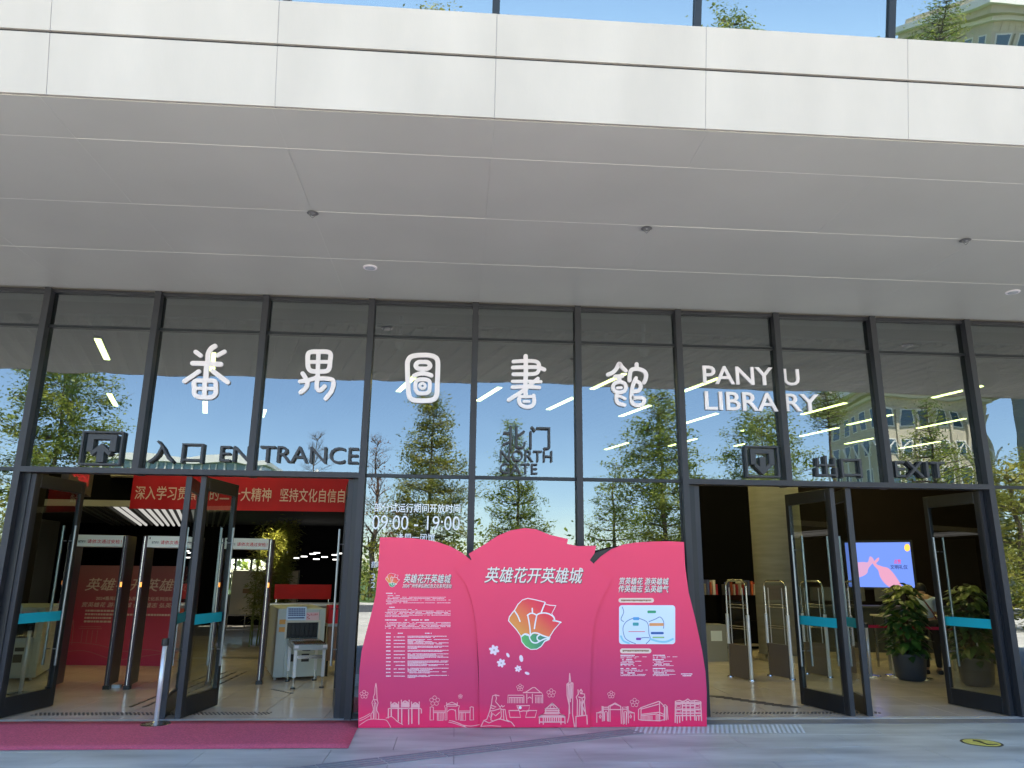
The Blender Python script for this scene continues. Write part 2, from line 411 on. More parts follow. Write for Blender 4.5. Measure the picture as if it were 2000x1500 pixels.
# sloping upper glazing, leaning out towards the top
T = R(14.7); base = Vector((0, -4.14, 6.12)); up = Vector((0, -math.sin(T), math.cos(T)))
rotm = Matrix.Rotation(T, 4, 'X')
for k in range(-5, 9):
    x = -.668+1.757*k
    MB().box(-.03, .03, -.03, .12, 0, 3.5).build('upper_mullion', M_door, lib, local=Matrix.Translation((x, base.y, base.z)) @ rotm)
    MB().box(.032, 1.725, .0, .012, 0, 3.5).build('upper_pane', M_glass_up, lib, local=Matrix.Translation((x, base.y, base.z)) @ Matrix.Rotation(random.uniform(-.0015, .0015), 4, 'Z') @ rotm)
MB().box(-13, 13, -4.9, -3.6, 9.62, 10.3).build('upper_facade', M_fascia, lib)
MB().box(-14, 14, -3.5, 17.0, 5.75, 6.0).build('floor_slab', M_dark, lib)
MB().box(-14, 14, -2.5, -2.4, 6.0, 9.6).build('inner_wall', mat('pale_wall', (.4, .42, .42), .8), lib)
MB().box(-14, 14, -3.6, 16.9, 9.9, 10.3).build('roof', M_fascia, lib)
for xx in (-14.2, 14): MB().box(xx, xx+.2, -3.5, 17, 0, 9.9).build('side_wall', M_fascia, lib)
MB().box(-14, 14, 16.8, 17, 4.7, 9.9).build('rear_wall', M_fascia, lib)

# ---- doors
def leaf(hx, ang, w_=.925, label=None):
    """hinge at (hx,.13); ang = direction of the leaf from +X"""
    Mx = Matrix.Translation((hx, .13, .012)) @ Matrix.Rotation(ang, 4, 'Z')
    f = MB(); H = 2.84
    for (x0, x1, z0, z1) in ((0, .075, 0, H), (w_-.075, w_, 0, H), (.075, w_-.075, 0, .215), (.075, w_-.075, H-.16, H)):
        f.box(x0, x1, -.030, .030, z0, z1)
    o = f.build('door_leaf', M_door, lib, local=Mx); bevel(o, .003, 1)
    if label: o['label'] = label
    MB().box(.075, w_-.075, -.006, .006, .215, H-.16).build('pane', M_glass_door, o)
    for s in (-1, 1):
        h = MB().tube([(w_-.16, s*.085, .50), (w_-.16, s*.085, 2.25)], .016, 10)
        for z in (.7, 2.05): h.tube([(w_-.16, s*.02, z), (w_-.16, s*.085, z)], .009, 6)
        h.build('handle', mat('handle_grey', (.25, .27, .29), .3, metal=.8), o, smooth=False)
    MB().box(.08, w_-.08, -.0085, -.0065, 1.04, 1.16).build('sticker', M_teal, o)
    MB().box(.08, w_-.08, .0065, .0085, 1.04, 1.16).build('sticker', M_teal, o)
    # pale front edge seen head-on
    MB().box(-.034, -.001, -.034, .034, 0, H).build('hinge_stile', M_mull, o)
    return o
ai = R(80)
for hx, a_ in ((-6.147, ai), (-4.273, math.pi-ai), (-4.084, R(81)), (-2.252, math.pi-ai), (2.272, ai), (4.114, math.pi-R(77)), (4.349, ai), (6.212, math.pi-R(77))):
    leaf(hx, a_)

# ================================================================== LOBBY SHELL
fl = MB().q((-13.9, .10, -.006), (13.9, .10, -.006), (13.9, 16.8, -.006), (-13.9, 16.8, -.006)).build('lobby_floor', mat('lobby_grout', (.20, .18, .16), .5)); tag(fl, kind='structure')
tm = MB().box(-.397, .397, -.397, .397, -.005, 0).mesh('floor_tile', M_tile)
nt_ = 0
for i in range(-13, 13):
    for j in range(8):
        x = .4+.8*i; y = .52+.8*j
        if -10.4 < x < 10.6 and nt_ < 300 and not (-1.6 < x < 1.6):
            o = link('floor_tile', tm, fl); o.location = (x, y, random.uniform(-.0004, .0002)); o.rotation_euler = (random.uniform(-.0006, .0006), random.uniform(-.0006, .0006), 0); nt_ += 1
fb = MB().q((-13.9, 6.9, -.001), (13.9, 6.9, -.001), (13.9, 16.8, -.001), (-13.9, 16.8, -.001)).build('rear_floor', M_tile); tag(fb, kind='structure')
# tactile mats inside
tmi = thing('tactile_mat', 'row of small raised studs and guide bars just inside the left doors', 'tactile paving', (0, 0, 0))
M_brs = mat('bronze_stud', (.10, .075, .06), .4, metal=.5)
s2 = MB()
for i in range(56):
    for j in range(4):
        x = -5.9+i*.05+.025*(j % 2); y = .40+.05*j
        s2.box(x, x+.022, y, y+.022, .0005, .005)
s2.build('stud_field', M_brs, tmi)['kind'] = 'stuff'
bar = MB().box(-.016, .016, -.13, .13, .0005, .006).mesh('guide_bar', M_brs)
for k in range(4):
    for q in range(12):
        o = link('guide_bar', bar, tmi); p = atZ(262+26*k, 1378); o.location = (p.x, p.y+.3*q, 0)
tmr = thing('tactile_mat', 'dark tactile studs and slanting guide bars inside the right doors', 'tactile paving', (0, 0, 0))
s3 = MB()
for i in range(44):
    for j in range(3):
        x = 2.45+i*.05+.025*(j % 2); y = .35+.05*j; s3.box(x, x+.022, y, y+.022, .0005, .005)
s3.build('stud_field', M_brs, tmr)['kind'] = 'stuff'
for k in range(2):
    for q in range(10):
        o = link('guide_bar', bar, tmr); p = atZ(1400+16*q, 1361+2.3*q); o.location = (p.x, p.y+.07*k, 0); o.rotation_euler.z = R(72)
# ceiling: dark deck with pale slats running 17.5 degrees off the entrance axis
ZC = 5.06
cl = MB().q((-13.9, .26, ZC+.35), (-13.9, 16.7, ZC+.35), (13.9, 16.7, ZC+.35), (13.9, .26, ZC+.35)).build('lobby_ceiling', M_ceil); tag(cl, kind='structure')
AZ = R(17.5); dirv = Vector((-math.sin(AZ), math.cos(AZ), 0)); nv = Vector((math.cos(AZ), math.sin(AZ), 0))
for k in range(-52, 62):
    o0 = nv*(k*.30)
    # clip to the room
    def tY(Y): return (Y-o0.y)/dirv.y
    t0, t1 = tY(.75), tY(9.2)
    xs = lambda t: o0.x+dirv.x*t
    if xs(t0) < -13 or xs(t0) > 13: continue
    if xs(t1) < -13.5: t1 = (-13.5-o0.x)/dirv.x
    m_ = Matrix(((nv.x, dirv.x, 0, o0.x), (nv.y, dirv.y, 0, o0.y), (0, 0, 1, 0), (0, 0, 0, 1)))
    MB().box(-.055, .055, t0, t1, ZC+.06, ZC+.12, m_).build('ceiling_slat', M_slat, cl)
# truss above the transom just inside the glass
tr = MB()
for z in (4.90, 5.13): tr.box(-13.5, 13.5, .62, .66, z, z+.02)
for i in range(-45, 45): tr.tube([(i*.3, .64, 4.91), (i*.3+.15*(i % 2), .64, 5.14)], .008, 5, False)
tr.build('cable_tray', mat('tray_grey', (.22, .23, .23), .5, metal=.5), cl)
# inner walls
for nm, x0, x1, y0, y1, z0, z1, m_ in (
    ('left_wall', -8.95, -8.75, 1.2, 5.4, 0, 5.3, M_wallbrown), ('lobby_wall', 7.6, 13.9, 10.45, 10.6, 0, 5.3, M_wallbrown),
    ('lobby_wall', -1.2, 7.6, 10.4, 10.6, 0, 5.3, M_walldark), ('lobby_wall', -13.9, -12.8, 10.4, 10.6, 0, 5.3, M_wallbrown)):
    o = MB().box(x0, x1, y0, y1, z0, z1).build('lobby_wall', m_); tag(o, kind='structure')
o = MB().box(-13.5, 2.0, 6.9, 7.0, 3.0, 3.13).build('mezzanine_edge', mat('mezz_grey', (.36, .35, .32), .7)); tag(o, kind='structure')
o = MB().box(-13.8, 2.0, 7.01, 7.1, 3.10, 5.4).build('lobby_wall', M_walldark); tag(o, kind='structure')
# rear slatted soffit, light on its middle slats put in as glow
rs = MB().q((-13.8, 7.11, 3.22), (-13.8, 16.7, 3.22), (2, 16.7, 3.22), (2, 7.11, 3.22)).build('rear_ceiling', M_ceil); tag(rs, kind='structure')
def sN(x): return atZ(x, 1022, 3.1).dot(nv)
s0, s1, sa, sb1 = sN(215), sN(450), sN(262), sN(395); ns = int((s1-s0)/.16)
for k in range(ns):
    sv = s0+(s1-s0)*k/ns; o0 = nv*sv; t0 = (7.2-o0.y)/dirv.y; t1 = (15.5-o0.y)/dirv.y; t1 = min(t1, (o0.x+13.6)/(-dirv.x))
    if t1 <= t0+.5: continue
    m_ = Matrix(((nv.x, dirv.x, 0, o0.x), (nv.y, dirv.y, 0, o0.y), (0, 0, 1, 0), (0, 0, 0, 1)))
    MB().box(-.028, .028, t0, t1, 3.08, 3.13, m_).build('ceiling_slat', emis('glow_slat', (1, .97, .9), .10) if sa < sv < sb1 and k % 7 else M_slat, rs)
# rear glazed wall with daylight
rw = thing('rear_window_wall', 'far rear windows with dark frame and garden greenery beyond', 'window', (0, 16.75, 0))
fr_ = MB(); wa = atY(428, 1120, 16.75).x; wb = atY(520, 1120, 16.75).x; wt = atY(470, 1088, 16.75).z; wz = atY(470, 1165, 16.75).z; wn = 3; ws = (wb-wa)/wn
for i in range(wn+1): fr_.box(wa+i*ws-.03, wa+i*ws+.03, -.05, .05, wz, wt)
for z in (wz, wz+(wt-wz)*.42, wz+(wt-wz)*.55, wt-.07): fr_.box(wa+.031, wb-.031, -.045, .045, z, z+.07)
fr_.build('frame', M_black, rw)
for i in range(wn): MB().box(wa+i*ws+.031, wa+(i+1)*ws-.031, -.006, .006, wz+.071, wt-.071).build('pane', M_glass_door, rw)
for q in ((-14, wa-.03, 0, 4.7), (wb+.03, 14, 0, 4.7), (wa-.03, wb+.03, 0, wz), (wa-.03, wb+.03, wt, 4.7)):
    o = MB().box(q[0], q[1], 16.6, 16.8, q[2], q[3]).build('lobby_wall', M_walldark); tag(o, kind='structure')
g2 = MB().q((-60, 17, -.035), (60, 17, -.035), (60, 80, -.035), (-60, 80, -.035)).build('rear_garden', M_grass); tag(g2, kind='structure')

# ================================================================== SIGNS ON THE GLASS
def glyph(name, ox, oy, strokes, par, Y=.098, dep=.024):
    mb = MB(); S_ = 140/1500; 
    for k, (w_, pts, closed) in enumerate(strokes):
        P = []
        for (x, y) in pts:
            p = atY(ox+x*S_, oy+y*S_, Y-dep); P.append((p.x, p.z))
        P = smooth(P, closed)
        mb.ribbon(P, w_*S_/150*.98, Y-dep-.0004*k, Y-.0003*k, closed)
    return mb.build(name, M_white, par)
sg = thing('character_sign', 'row of five large white seal script characters reading library name across the glass', 'sign', (0, 0, 0))
glyph('character', 340, 660, [
 (108, [(850,170),(770,225),(715,330),(705,480),(680,600),(668,760),(655,900)], 0), (95, [(450,290),(550,365)], 0), (92, [(1050,285),(905,365)], 0),
 (105, [(385,528),(680,535),(975,550)], 0), (95, [(515,700),(215,905)], 0), (100, [(810,690),(950,800),(1120,925)], 0),
 (92, [(430,905),(640,890),(850,905),(872,1050),(862,1170),(780,1235),(640,1245),(500,1228),(425,1170),(418,1030)], 1), (95, [(640,900),(632,1240)], 0), (72, [(425,1055),(870,1058)], 0)], sg)
glyph('character', 560, 660, [
 (98, [(445,340),(510,290),(680,285),(850,290),(915,340),(905,480),(890,620),(830,690),(680,700),(520,690),(450,620),(438,480)], 1),
 (92, [(662,300),(648,700),(642,850),(628,960),(635,1060),(690,1095),(750,1055),(790,1010)], 0), (78, [(445,500),(900,498)], 0),
 (95, [(332,742),(400,850),(432,930),(400,1040),(290,1138)], 0), (88, [(280,912),(430,885),(560,850),(620,820)], 0),
 (92, [(645,852),(760,848),(920,862),(978,910),(970,1010),(930,1120),(870,1200),(815,1268)], 0)], sg)
glyph('character', 770, 670, [
 (104, [(275,500),(285,370),(350,285),(470,255),(600,250),(740,255),(850,290),(908,370),(910,600),(900,850),(885,1090),(800,1185),(600,1205),(410,1190),(315,1110),(285,850)], 1),
 (96, [(500,402),(600,395),(700,402),(752,470),(700,528),(600,535),(500,528),(447,470)], 1), (90, [(592,540),(592,640)], 0), (92, [(412,685),(500,645),(592,632),(690,645),(775,675)], 0),
 (84, [(455,800),(520,762),(660,760),(735,800),(745,900),(730,1000),(665,1048),(520,1048),(455,990),(440,900)], 1), (62, [(590,842),(640,870),(640,920),(590,950),(540,920),(540,870)], 1)], sg)
glyph('character', 970, 670, [
 (98, [(608,272),(612,600),(603,900),(610,1110)], 0), (82, [(352,385),(550,372),(780,375),(870,415),(893,490),(870,590),(800,640),(600,650),(350,650)], 0),
 (84, [(340,510),(600,502),(860,505),(1000,552)], 0), (72, [(332,802),(600,800),(925,808)], 0), (80, [(332,922),(600,912),(895,930)], 0), (82, [(865,742),(720,860),(560,990),(255,1188)], 0),
 (84, [(490,1120),(468,1200),(510,1290),(620,1335),(710,1325),(770,1280),(788,1200),(775,1100)], 0), (64, [(500,1118),(640,1122),(760,1112)], 0), (56, [(568,1222),(680,1222)], 0)], sg)
glyph('character', 1170, 680, [
 (90, [(190,550),(290,505),(370,420),(425,320),(480,390),(560,470)], 0), (84, [(340,590),(492,580)], 0), (100, [(425,600),(425,690)], 0),
 (84, [(430,705),(530,735),(565,820),(530,895),(430,925),(330,895),(292,820),(330,735)], 1), (62, [(385,832),(470,826)], 0),
 (84, [(380,950),(362,1040),(380,1120),(440,1165),(535,1188)], 0), (64, [(385,1000),(460,1015),(550,1058)], 0), (88, [(788,332),(790,425)], 0),
 (90, [(640,672),(645,560),(680,455),(790,432),(920,465),(985,540),(978,640),(945,715)], 0), (84, [(775,625),(730,720),(692,850),(682,1000),(688,1120),(740,1180),(850,1195),(930,1155),(945,1085),(900,1040),(720,1040)], 0),
 (84, [(770,680),(855,735),(872,820),(820,890),(705,905)], 0)], sg)
s2_ = thing('name_sign', 'white capital letters PANYU LIBRARY in two lines on the glass', 'sign', (0, 0, 0))
for tx, b in (('PANY', (1374, 715, 1511, 750)), ('U', (1531.5, 720, 1562.5, 752)), ('LIBRA', (1378, 765, 1520, 801)), ('RY', (1535.5, 769, 1601, 803))):
    letters(tx, pxbox(*b, .058), .098, M_white, 'letter', s2_, .024, .01)
def dark(labels, items, bold=.0):
    t_ = thing('dark_sign', labels, 'sign', (0, 0, 0))
    for tx, b in items: letters(tx, pxbox(*b, .04), .099, M_dletter, 'letter', t_, .06, bold)
    return t_
dark('dark raised characters and word ENTRANCE on the glass above the left doors', [('入', (290, 860, 340, 904)), ('口', (354, 866, 396, 904)), ('EN', (429, 871, 487, 901)), ('TRANCE', (507, 872, 700, 904))])
dark('dark raised characters and words NORTH GATE on the middle pane', [('北', (981.5, 832, 1027, 876)), ('门', (1035, 832, 1075, 877)), ('NORTH', (977, 879, 1079, 901)), ('GATE', (976.5, 904.5, 1050, 925))])
dark('dark raised characters and word EXIT on the glass above the right doors', [('出', (1594, 890, 1635, 932)), ('口', (1644, 896, 1684, 933)), ('EXIT', (1749, 901, 1847, 932))])
def icon(x0, y0, x1, y1, down, lab):
    t_ = thing('arrow_sign', lab, 'sign', (0, 0, 0)); a_, b_, c1, d1 = pxbox(x0, y0, x1, y1, .04); W = b_-a_; H = d1-c1
    f = MB(); e = .022
    for q in ((a_, b_, d1-e, d1), (a_, b_, c1, c1+e), (a_, a_+e, c1+e, d1-e), (b_-e, b_, c1+e, d1-e)): f.box(q[0], q[1], .035, .099, q[2], q[3])
    f.build('frame', M_dletter, t_)
    def X(u): return a_+W*u
    def Z(v): return c1+H*v
    MB().prism([(X(.15), Z(.40)), (X(.15), Z(.90)), (X(.85), Z(.90)), (X(.85), Z(.40)), (X(.70), Z(.40)), (X(.70), Z(.76)), (X(.30), Z(.76)), (X(.30), Z(.40))], .035, .099).build('bracket', M_dletter, t_)
    P = [(.5, .64), (.76, .36), (.70, .28), (.585, .40), (.585, .08), (.415, .08), (.415, .40), (.30, .28), (.24, .36)]
    if down: P = [(u, .72-v) for u, v in P]
    MB().prism([(X(u), Z(v)) for u, v in P], .035, .099).build('arrow', M_dletter, t_)
icon(157, 842, 238, 908, False, 'dark framed arrow pointing up into a bracket above the left doors')
icon(1457, 871, 1522, 932, True, 'dark framed arrow pointing down out of a bracket above the right doors')
vn = thing('opening_hours', 'white vinyl opening hours 09:00 to 19:00 on the pane behind the red board', 'notice', (0, 0, 0))
for tx, b, bo in (('部分试运行期间开放时间', (731, 983.5, 899, 1001), .008), ('09:00 - 19:00', (727, 1007, 898, 1035), -.004), ('逢周一闭馆', (774, 1042, 849, 1058), .01),
              ('部', (725, 1096, 739, 1109), .01), ('3', (725, 1120, 733, 1134), 0), ('2', (724, 1137, 733, 1148), 0)):
    (letters(tx, pxbox(*b, .10), .101, M_vinyl, 'vinyl_character', vn, .0006, bo) if len(tx) > 5 else lettering(tx, pxbox(*b, .10), .101, M_vinyl, 'vinyl_line', vn, .0006, bo))

# ================================================================== RED BOARD
YB = -.455
def bp(x, y, Y=YB):
    p = atY(x, y, Y); return (p.x, max(p.z, .004))
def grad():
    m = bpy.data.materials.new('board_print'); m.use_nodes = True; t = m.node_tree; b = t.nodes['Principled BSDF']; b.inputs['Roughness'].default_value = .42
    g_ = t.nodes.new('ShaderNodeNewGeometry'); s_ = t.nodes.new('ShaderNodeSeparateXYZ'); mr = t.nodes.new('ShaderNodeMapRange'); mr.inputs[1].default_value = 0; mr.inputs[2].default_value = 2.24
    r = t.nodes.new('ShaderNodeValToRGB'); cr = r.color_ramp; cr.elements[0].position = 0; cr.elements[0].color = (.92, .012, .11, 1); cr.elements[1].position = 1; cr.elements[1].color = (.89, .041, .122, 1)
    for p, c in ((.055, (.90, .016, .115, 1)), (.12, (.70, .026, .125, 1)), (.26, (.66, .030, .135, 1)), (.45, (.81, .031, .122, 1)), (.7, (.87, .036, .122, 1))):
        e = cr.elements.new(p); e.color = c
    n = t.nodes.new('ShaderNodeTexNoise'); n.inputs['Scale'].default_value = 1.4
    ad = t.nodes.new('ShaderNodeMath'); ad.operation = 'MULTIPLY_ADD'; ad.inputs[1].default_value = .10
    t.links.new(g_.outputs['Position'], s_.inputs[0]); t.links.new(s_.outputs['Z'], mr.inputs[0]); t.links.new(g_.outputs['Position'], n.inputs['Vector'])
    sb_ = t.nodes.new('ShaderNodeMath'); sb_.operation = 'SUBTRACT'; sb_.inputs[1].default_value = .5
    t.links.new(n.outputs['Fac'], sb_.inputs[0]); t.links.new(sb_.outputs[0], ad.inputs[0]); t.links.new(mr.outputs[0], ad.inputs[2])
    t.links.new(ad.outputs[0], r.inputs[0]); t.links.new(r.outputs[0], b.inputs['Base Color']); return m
M_board = grad(); M_line = mat('print_line', (.92, .42, .42), .6); M_lineW = mat('print_white', (.88, .80, .80), .6); M_shadow = mat('letter_shadow', (.12, .10, .09), .7)
bd = thing('display_board', 'large crimson petal shaped display board in three panels before the glass', 'display board', (0, 0, 0))
left = [(742,1049.5),(772,1049.5),(805,1051),(832,1054.2),(854,1058.2),(881,1067.8),(903,1080),(917,1091.6),(926,1100),(938,1421),(699.6,1421.6),(700.4,1348),(702.3,1307),(706.4,1271.4),(714.6,1238.6),(725.5,1197.6),(733.7,1162),(739,1110)]
right = [(1162,1098.5),(1173.8,1086.8),(1194.6,1072.5),(1218,1063.4),(1244,1059.5),(1275,1057.7),(1306,1057.2),(1336,1058.7),(1338,1105),(1345,1157),(1358,1209),(1371,1268.8),(1378,1313),(1380.5,1352),(1380.5,1421),(1152,1421),(1150,1120)]
cen = [(915.5,1081.5),(945.5,1063.7),(973,1046),(997.5,1035.9),(1024.8,1031.5),(1046.7,1033.7),(1074,1044.6),(1109.6,1052.8),(1107.4,1062.4),(1128.7,1066.5),(1164.2,1065.9),(1161.5,1080.1),(1152,1094),(1193,1131),(1193,1140),(1174,1170),(1161,1209),(1155.6,1261),(1153,1326),(1152,1421),(937.2,1421),(934.5,1293),(930.4,1225),(922,1173),(908.5,1137.5),(892,1118),(893,1111),(921,1093)]
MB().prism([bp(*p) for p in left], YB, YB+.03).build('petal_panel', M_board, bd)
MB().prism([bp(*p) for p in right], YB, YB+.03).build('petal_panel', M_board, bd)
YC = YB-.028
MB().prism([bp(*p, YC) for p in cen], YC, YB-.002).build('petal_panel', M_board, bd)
# dark props behind
for x in (-1.5, -.4, .9, 1.7):
    MB().box(x-.02, x+.02, YB+.031, YB+.07, .003, 1.6).tube([(x, YB+.06, 1.2), (x, -.02, .02)], .012, 6).build('prop', M_black, bd)
MB().prism([bp(1146, 1096, YB+.05), bp(1165, 1078, YB+.05), bp(1200, 1068, YB+.05), bp(1200, 1110, YB+.05), bp(1150, 1110, YB+.05)], YB+.035, YB+.06).build('rear_wedge', M_black, bd)  # black wedges filling the gaps between the petals
MB().prism([bp(912, 1081, YB+.05), bp(935, 1095, YB+.05), bp(935, 1120, YB+.05), bp(912, 1110, YB+.05)], YB+.035, YB+.06).build('rear_wedge', M_black, bd)
# raised white flower logo (big and small)
def ggrad(nm, cols, kx, kz):
    m = bpy.data.materials.new(nm); m.use_nodes = True; t = m.node_tree; b_ = t.nodes['Principled BSDF']; b_.inputs['Roughness'].default_value = .5
    c_ = t.nodes.new('ShaderNodeTexCoord'); vm = t.nodes.new('ShaderNodeVectorMath'); vm.operation = 'DOT_PRODUCT'; vm.inputs[1].default_value = (kx, 0, kz)
    r_ = t.nodes.new('ShaderNodeValToRGB'); t.links.new(c_.outputs['Generated'], vm.inputs[0]); t.links.new(vm.outputs['Value'], r_.inputs[0]); t.links.new(r_.outputs[0], b_.inputs['Base Color'])
    r_.color_ramp.elements[0].position = cols[0][0]; r_.color_ramp.elements[0].color = (*cols[0][1], 1); r_.color_ramp.elements[1].position = cols[-1][0]; r_.color_ramp.elements[1].color = (*cols[-1][1], 1)
    for p_, q_ in cols[1:-1]: e_ = r_.color_ramp.elements.new(p_); e_.color = (*q_, 1)
    return m
M_lgrad = ggrad('flower_gradient', ((.15, (.86, .36, .06)), (.45, (.88, .20, .06)), (.75, (.88, .05, .07)), (.95, (.85, .02, .09))), .62, .55)
M_ggrad = ggrad('leaf_gradient', ((.05, (.14, .50, .12)), (.55, (.08, .33, .15)), (.95, (.06, .20, .20))), .9, .1)
def logo(ox, oy, s_, Y, par, lw_):
    def P(pts): return [bp(ox+x*s_, oy+y*s_, Y) for x, y in pts]
    hull = [(260,440),(330,320),(430,225),(540,190),(700,220),(905,270),(910,310),(1000,335),(1140,345),(1050,520),(1110,600),(1105,650),(1240,700),(1100,860),(1005,1010),(1000,1065),(900,1110),(830,1210),(730,1270),(600,1275),(490,1210),(410,1110),(395,1000),(300,860),(130,670),(150,580),(210,500)]
    lg = MB().prism(P(hull), Y-.012, Y).build('flower_logo', mat('logo_white', (.9, .86, .84), .5), par)
    m_or = mat('logo_orange', (.85, .22, .07), .5); m_yo = mat('logo_amber', (.85, .38, .10), .5); m_rd = mat('logo_red', (.85, .04, .09), .5); m_gr = mat('logo_green', (.10, .42, .13), .5); m_g2 = mat('logo_deep_green', (.07, .25, .20), .5)
    up_ = [(280,445),(340,335),(430,243),(540,208),(700,238),(888,285),(895,318),(1000,352),(1118,360),(1035,520),(1090,600),(1085,660),(1215,702),(1085,850),(990,1000),(640,960),(580,980),(480,950),(405,985),(315,850),(150,665),(168,590),(225,512)]
    MB().prism(P(up_), Y-.0135, Y-.012).build('flower_fill', M_lgrad, lg)
    lo_ = [(412,1010),(480,965),(560,990),(600,960),(680,940),(760,960),(900,1010),(985,1040),(890,1085),(815,1195),(725,1250),(605,1258),(500,1195),(425,1100)]
    MB().prism(P(lo_), Y-.0138, Y-.0121).build('leaf_fill', M_ggrad, lg)
    lines = ([(265,460),(330,560),(380,680)], [(540,545),(570,700),(590,850),(598,970)], [(535,555),(590,515),(660,515),(725,550)], [(728,560),(700,700),(680,830)], [(635,410),(638,500)], [(905,290),(860,400),(822,500)],
             [(725,550),(790,515),(900,505),(1000,530),(1080,590),(1105,650)], [(1105,650),(1065,665),(1130,672),(1235,700)], [(400,1000),(480,945),(560,965),(590,1050),(640,1115),(720,1130),(800,1090),(900,1045),(990,1045)],
             [(590,985),(650,925),(740,925),(830,965),(940,1005),(1000,1020)], [(790,960),(740,1000),(745,1060),(790,1085)])
    lm_ = MB()
    for i, l_ in enumerate(lines): lm_.ribbon(smooth(P(l_), False, 4), 24*s_/150, Y-.0152-.0002*i, Y-.0136)
    lm_.build('white_outline', MATS['logo_white'], lg)
    return lg
logo(980, 1150, 140/1500, YC, bd, 1)
# small logo: 27px wide at (752..783, 1118..1148)
def sm_logo():
    logo(749.5, 1114.5, 28/1110, YB, bd, 1)
sm_logo()
# calligraphy headlines, raised, with their shadow painted as an offset dark copy
def head(tx, b, Y, bold, sh=.25, d_=.012):
    bx = pxbox(*b, Y); off = .008
    lettering(tx, (bx[0]+off, bx[1]+off, bx[2]-off, bx[3]-off), Y, M_shadow, 'headline_shadow', bd, d_*.4, bold, sh)
    lettering(tx, bx, Y-d_*.5, mat('headline_cream', (.88, .78, .70), .55), 'headline', bd, d_, bold, sh)
head('英雄花开英雄城', (946, 1108, 1139, 1139), YC, .006)
head('英雄花开英雄城', (788, 1121, 881, 1139), YB, .006, d_=.008)
head('2024广州传承弘扬红色文化系列活动', (786, 1140, 882, 1148.5), YB, .006, d_=.004)
head('赏英雄花 游英雄城', (1208, 1128, 1306, 1142), YB, .006, d_=.006)
head('传英雄志 弘英雄气', (1208, 1143, 1306, 1157), YB, .006, d_=.006)
# small printed text (too small to read): rows of short dashes
rt = random.Random(3)
def dashes(mb, x0, x1, y, h, dens=.85, Y=YB):
    x = x0
    while x < x1:
        w_ = rt.uniform(1.2, 4.5); e = min(x+w_, x1)
        if rt.random() < dens:
            hh = h*rt.uniform(.75, 1.0)
            a_ = bp(x, y+hh, Y); b_ = bp(e, y, Y); mb.q((a_[0], Y-.0012, a_[1]), (b_[0], Y-.0012, a_[1]), (b_[0], Y-.0012, b_[1]), (a_[0], Y-.0012, b_[1]))
        x = e+rt.uniform(.25, .5)
b1 = MB()
for y, x0, x1, h in ((1158, 754, 772, 1.8), (1163, 757, 784, .9), (1166, 757, 880, .9), (1168.6, 757, 868, .9), (1171.5, 754, 880, .9), (1174, 754, 800, .9), (1177, 754, 880, .9), (1179, 754, 766, .9), (1185.3, 753, 771, 1.8),
                     (1190, 757, 815, .9), (1193, 752, 880, 1), (1195.6, 752, 880, 1), (1198.3, 752, 880, 1), (1201, 752, 880, 1), (1203.6, 752, 800, 1), (1210, 752, 838, 2), (1215.5, 755, 880, 1), (1218.2, 752, 880, 1), (1220.8, 752, 880, 1), (1223.5, 752, 880, 1), (1226.3, 752, 860, 1)):
    dashes(b1, x0, x1, y, h)
for i, y in enumerate((1236, 1243, 1249.5, 1256, 1262.5, 1270.5, 1277.5, 1284, 1291.5, 1298.5, 1305.5, 1312.5, 1319.5)):
    dashes(b1, 754, 763, y, 2.1, 1); 
    if i: dashes(b1, 769, 791, y+.4, 1.5, .9)
    if i:
        for q in range(2 if i % 2 else 3): dashes(b1, 796, 876 if q == 0 else rt.uniform(810, 874), y-1+2.1*q, 1.2, .95)
    else: dashes(b1, 777, 787, y, 2); dashes(b1, 830, 843, y, 2)
o = b1.build('small_print', M_lineW, bd); o['kind'] = 'stuff'
b2 = MB()
for k, x in enumerate((1212, 1275)):
    for i in range(5):
        y = 1279+8.6*i
        dashes(b2, x, x+rt.uniform(20, 34), y, 2); dashes(b2, x, x+rt.uniform(40, 55), y+3.4, 1); 
        if i != 2: dashes(b2, x, x+rt.uniform(20, 50), y+5.6, 1)
dashes(b2, 1330, 1352, 1315.5, 1.8, 1); dashes(b2, 1333, 1350, 1319, 1.8, 1)
b2.build('small_print', M_lineW, bd)['kind'] = 'stuff'
# pills and map
def rrect(x0, y0, x1, y1, r, n=5):
    out = []
    for cx, cy, a0 in ((x1-r, y0+r, -90), (x1-r, y1-r, 0), (x0+r, y1-r, 90), (x0+r, y0+r, 180)):
        for i in range(n+1):
            t = R(a0+90*i/n); out.append((cx+r*math.cos(t), cy+r*math.sin(t)))
    return out
M_pill = mat('pill_cream', (.88, .66, .55), .6)
for (x0, y0, x1, y1) in ((1208, 1168, 1277, 1177), (1211, 1266.5, 1272, 1276)):
    MB().prism([bp(*p) for p in rrect(x0, y0, x1, y1, 4.4)], YB-.004, YB).build('pill', M_pill, bd)
    z = MB(); dashes(z, x0+5, x1-5, y0+3, 3.4, 1, YB-.0045); z.build('small_print', mat('brown_print', (.35, .16, .08), .6), bd)['kind'] = 'stuff'
mp = MB().prism([bp(*p) for p in rrect(1209, 1182, 1318.5, 1258, 6)], YB-.006, YB).build('map_panel', mat('map_blue', (.72, .80, .92), .5), bd)
def ln(mb, pts, w_, Y, closed=False, sm=True):
    P = [bp(x, y, Y) for x, y in pts]
    if sm: P = smooth(P, closed, 4)
    mb.ribbon(P, w_/150, Y-.0012, Y-.0002, closed)
def z3(x, y): return (1140+x*.26, 1040+y*.26)
mr_ = MB()
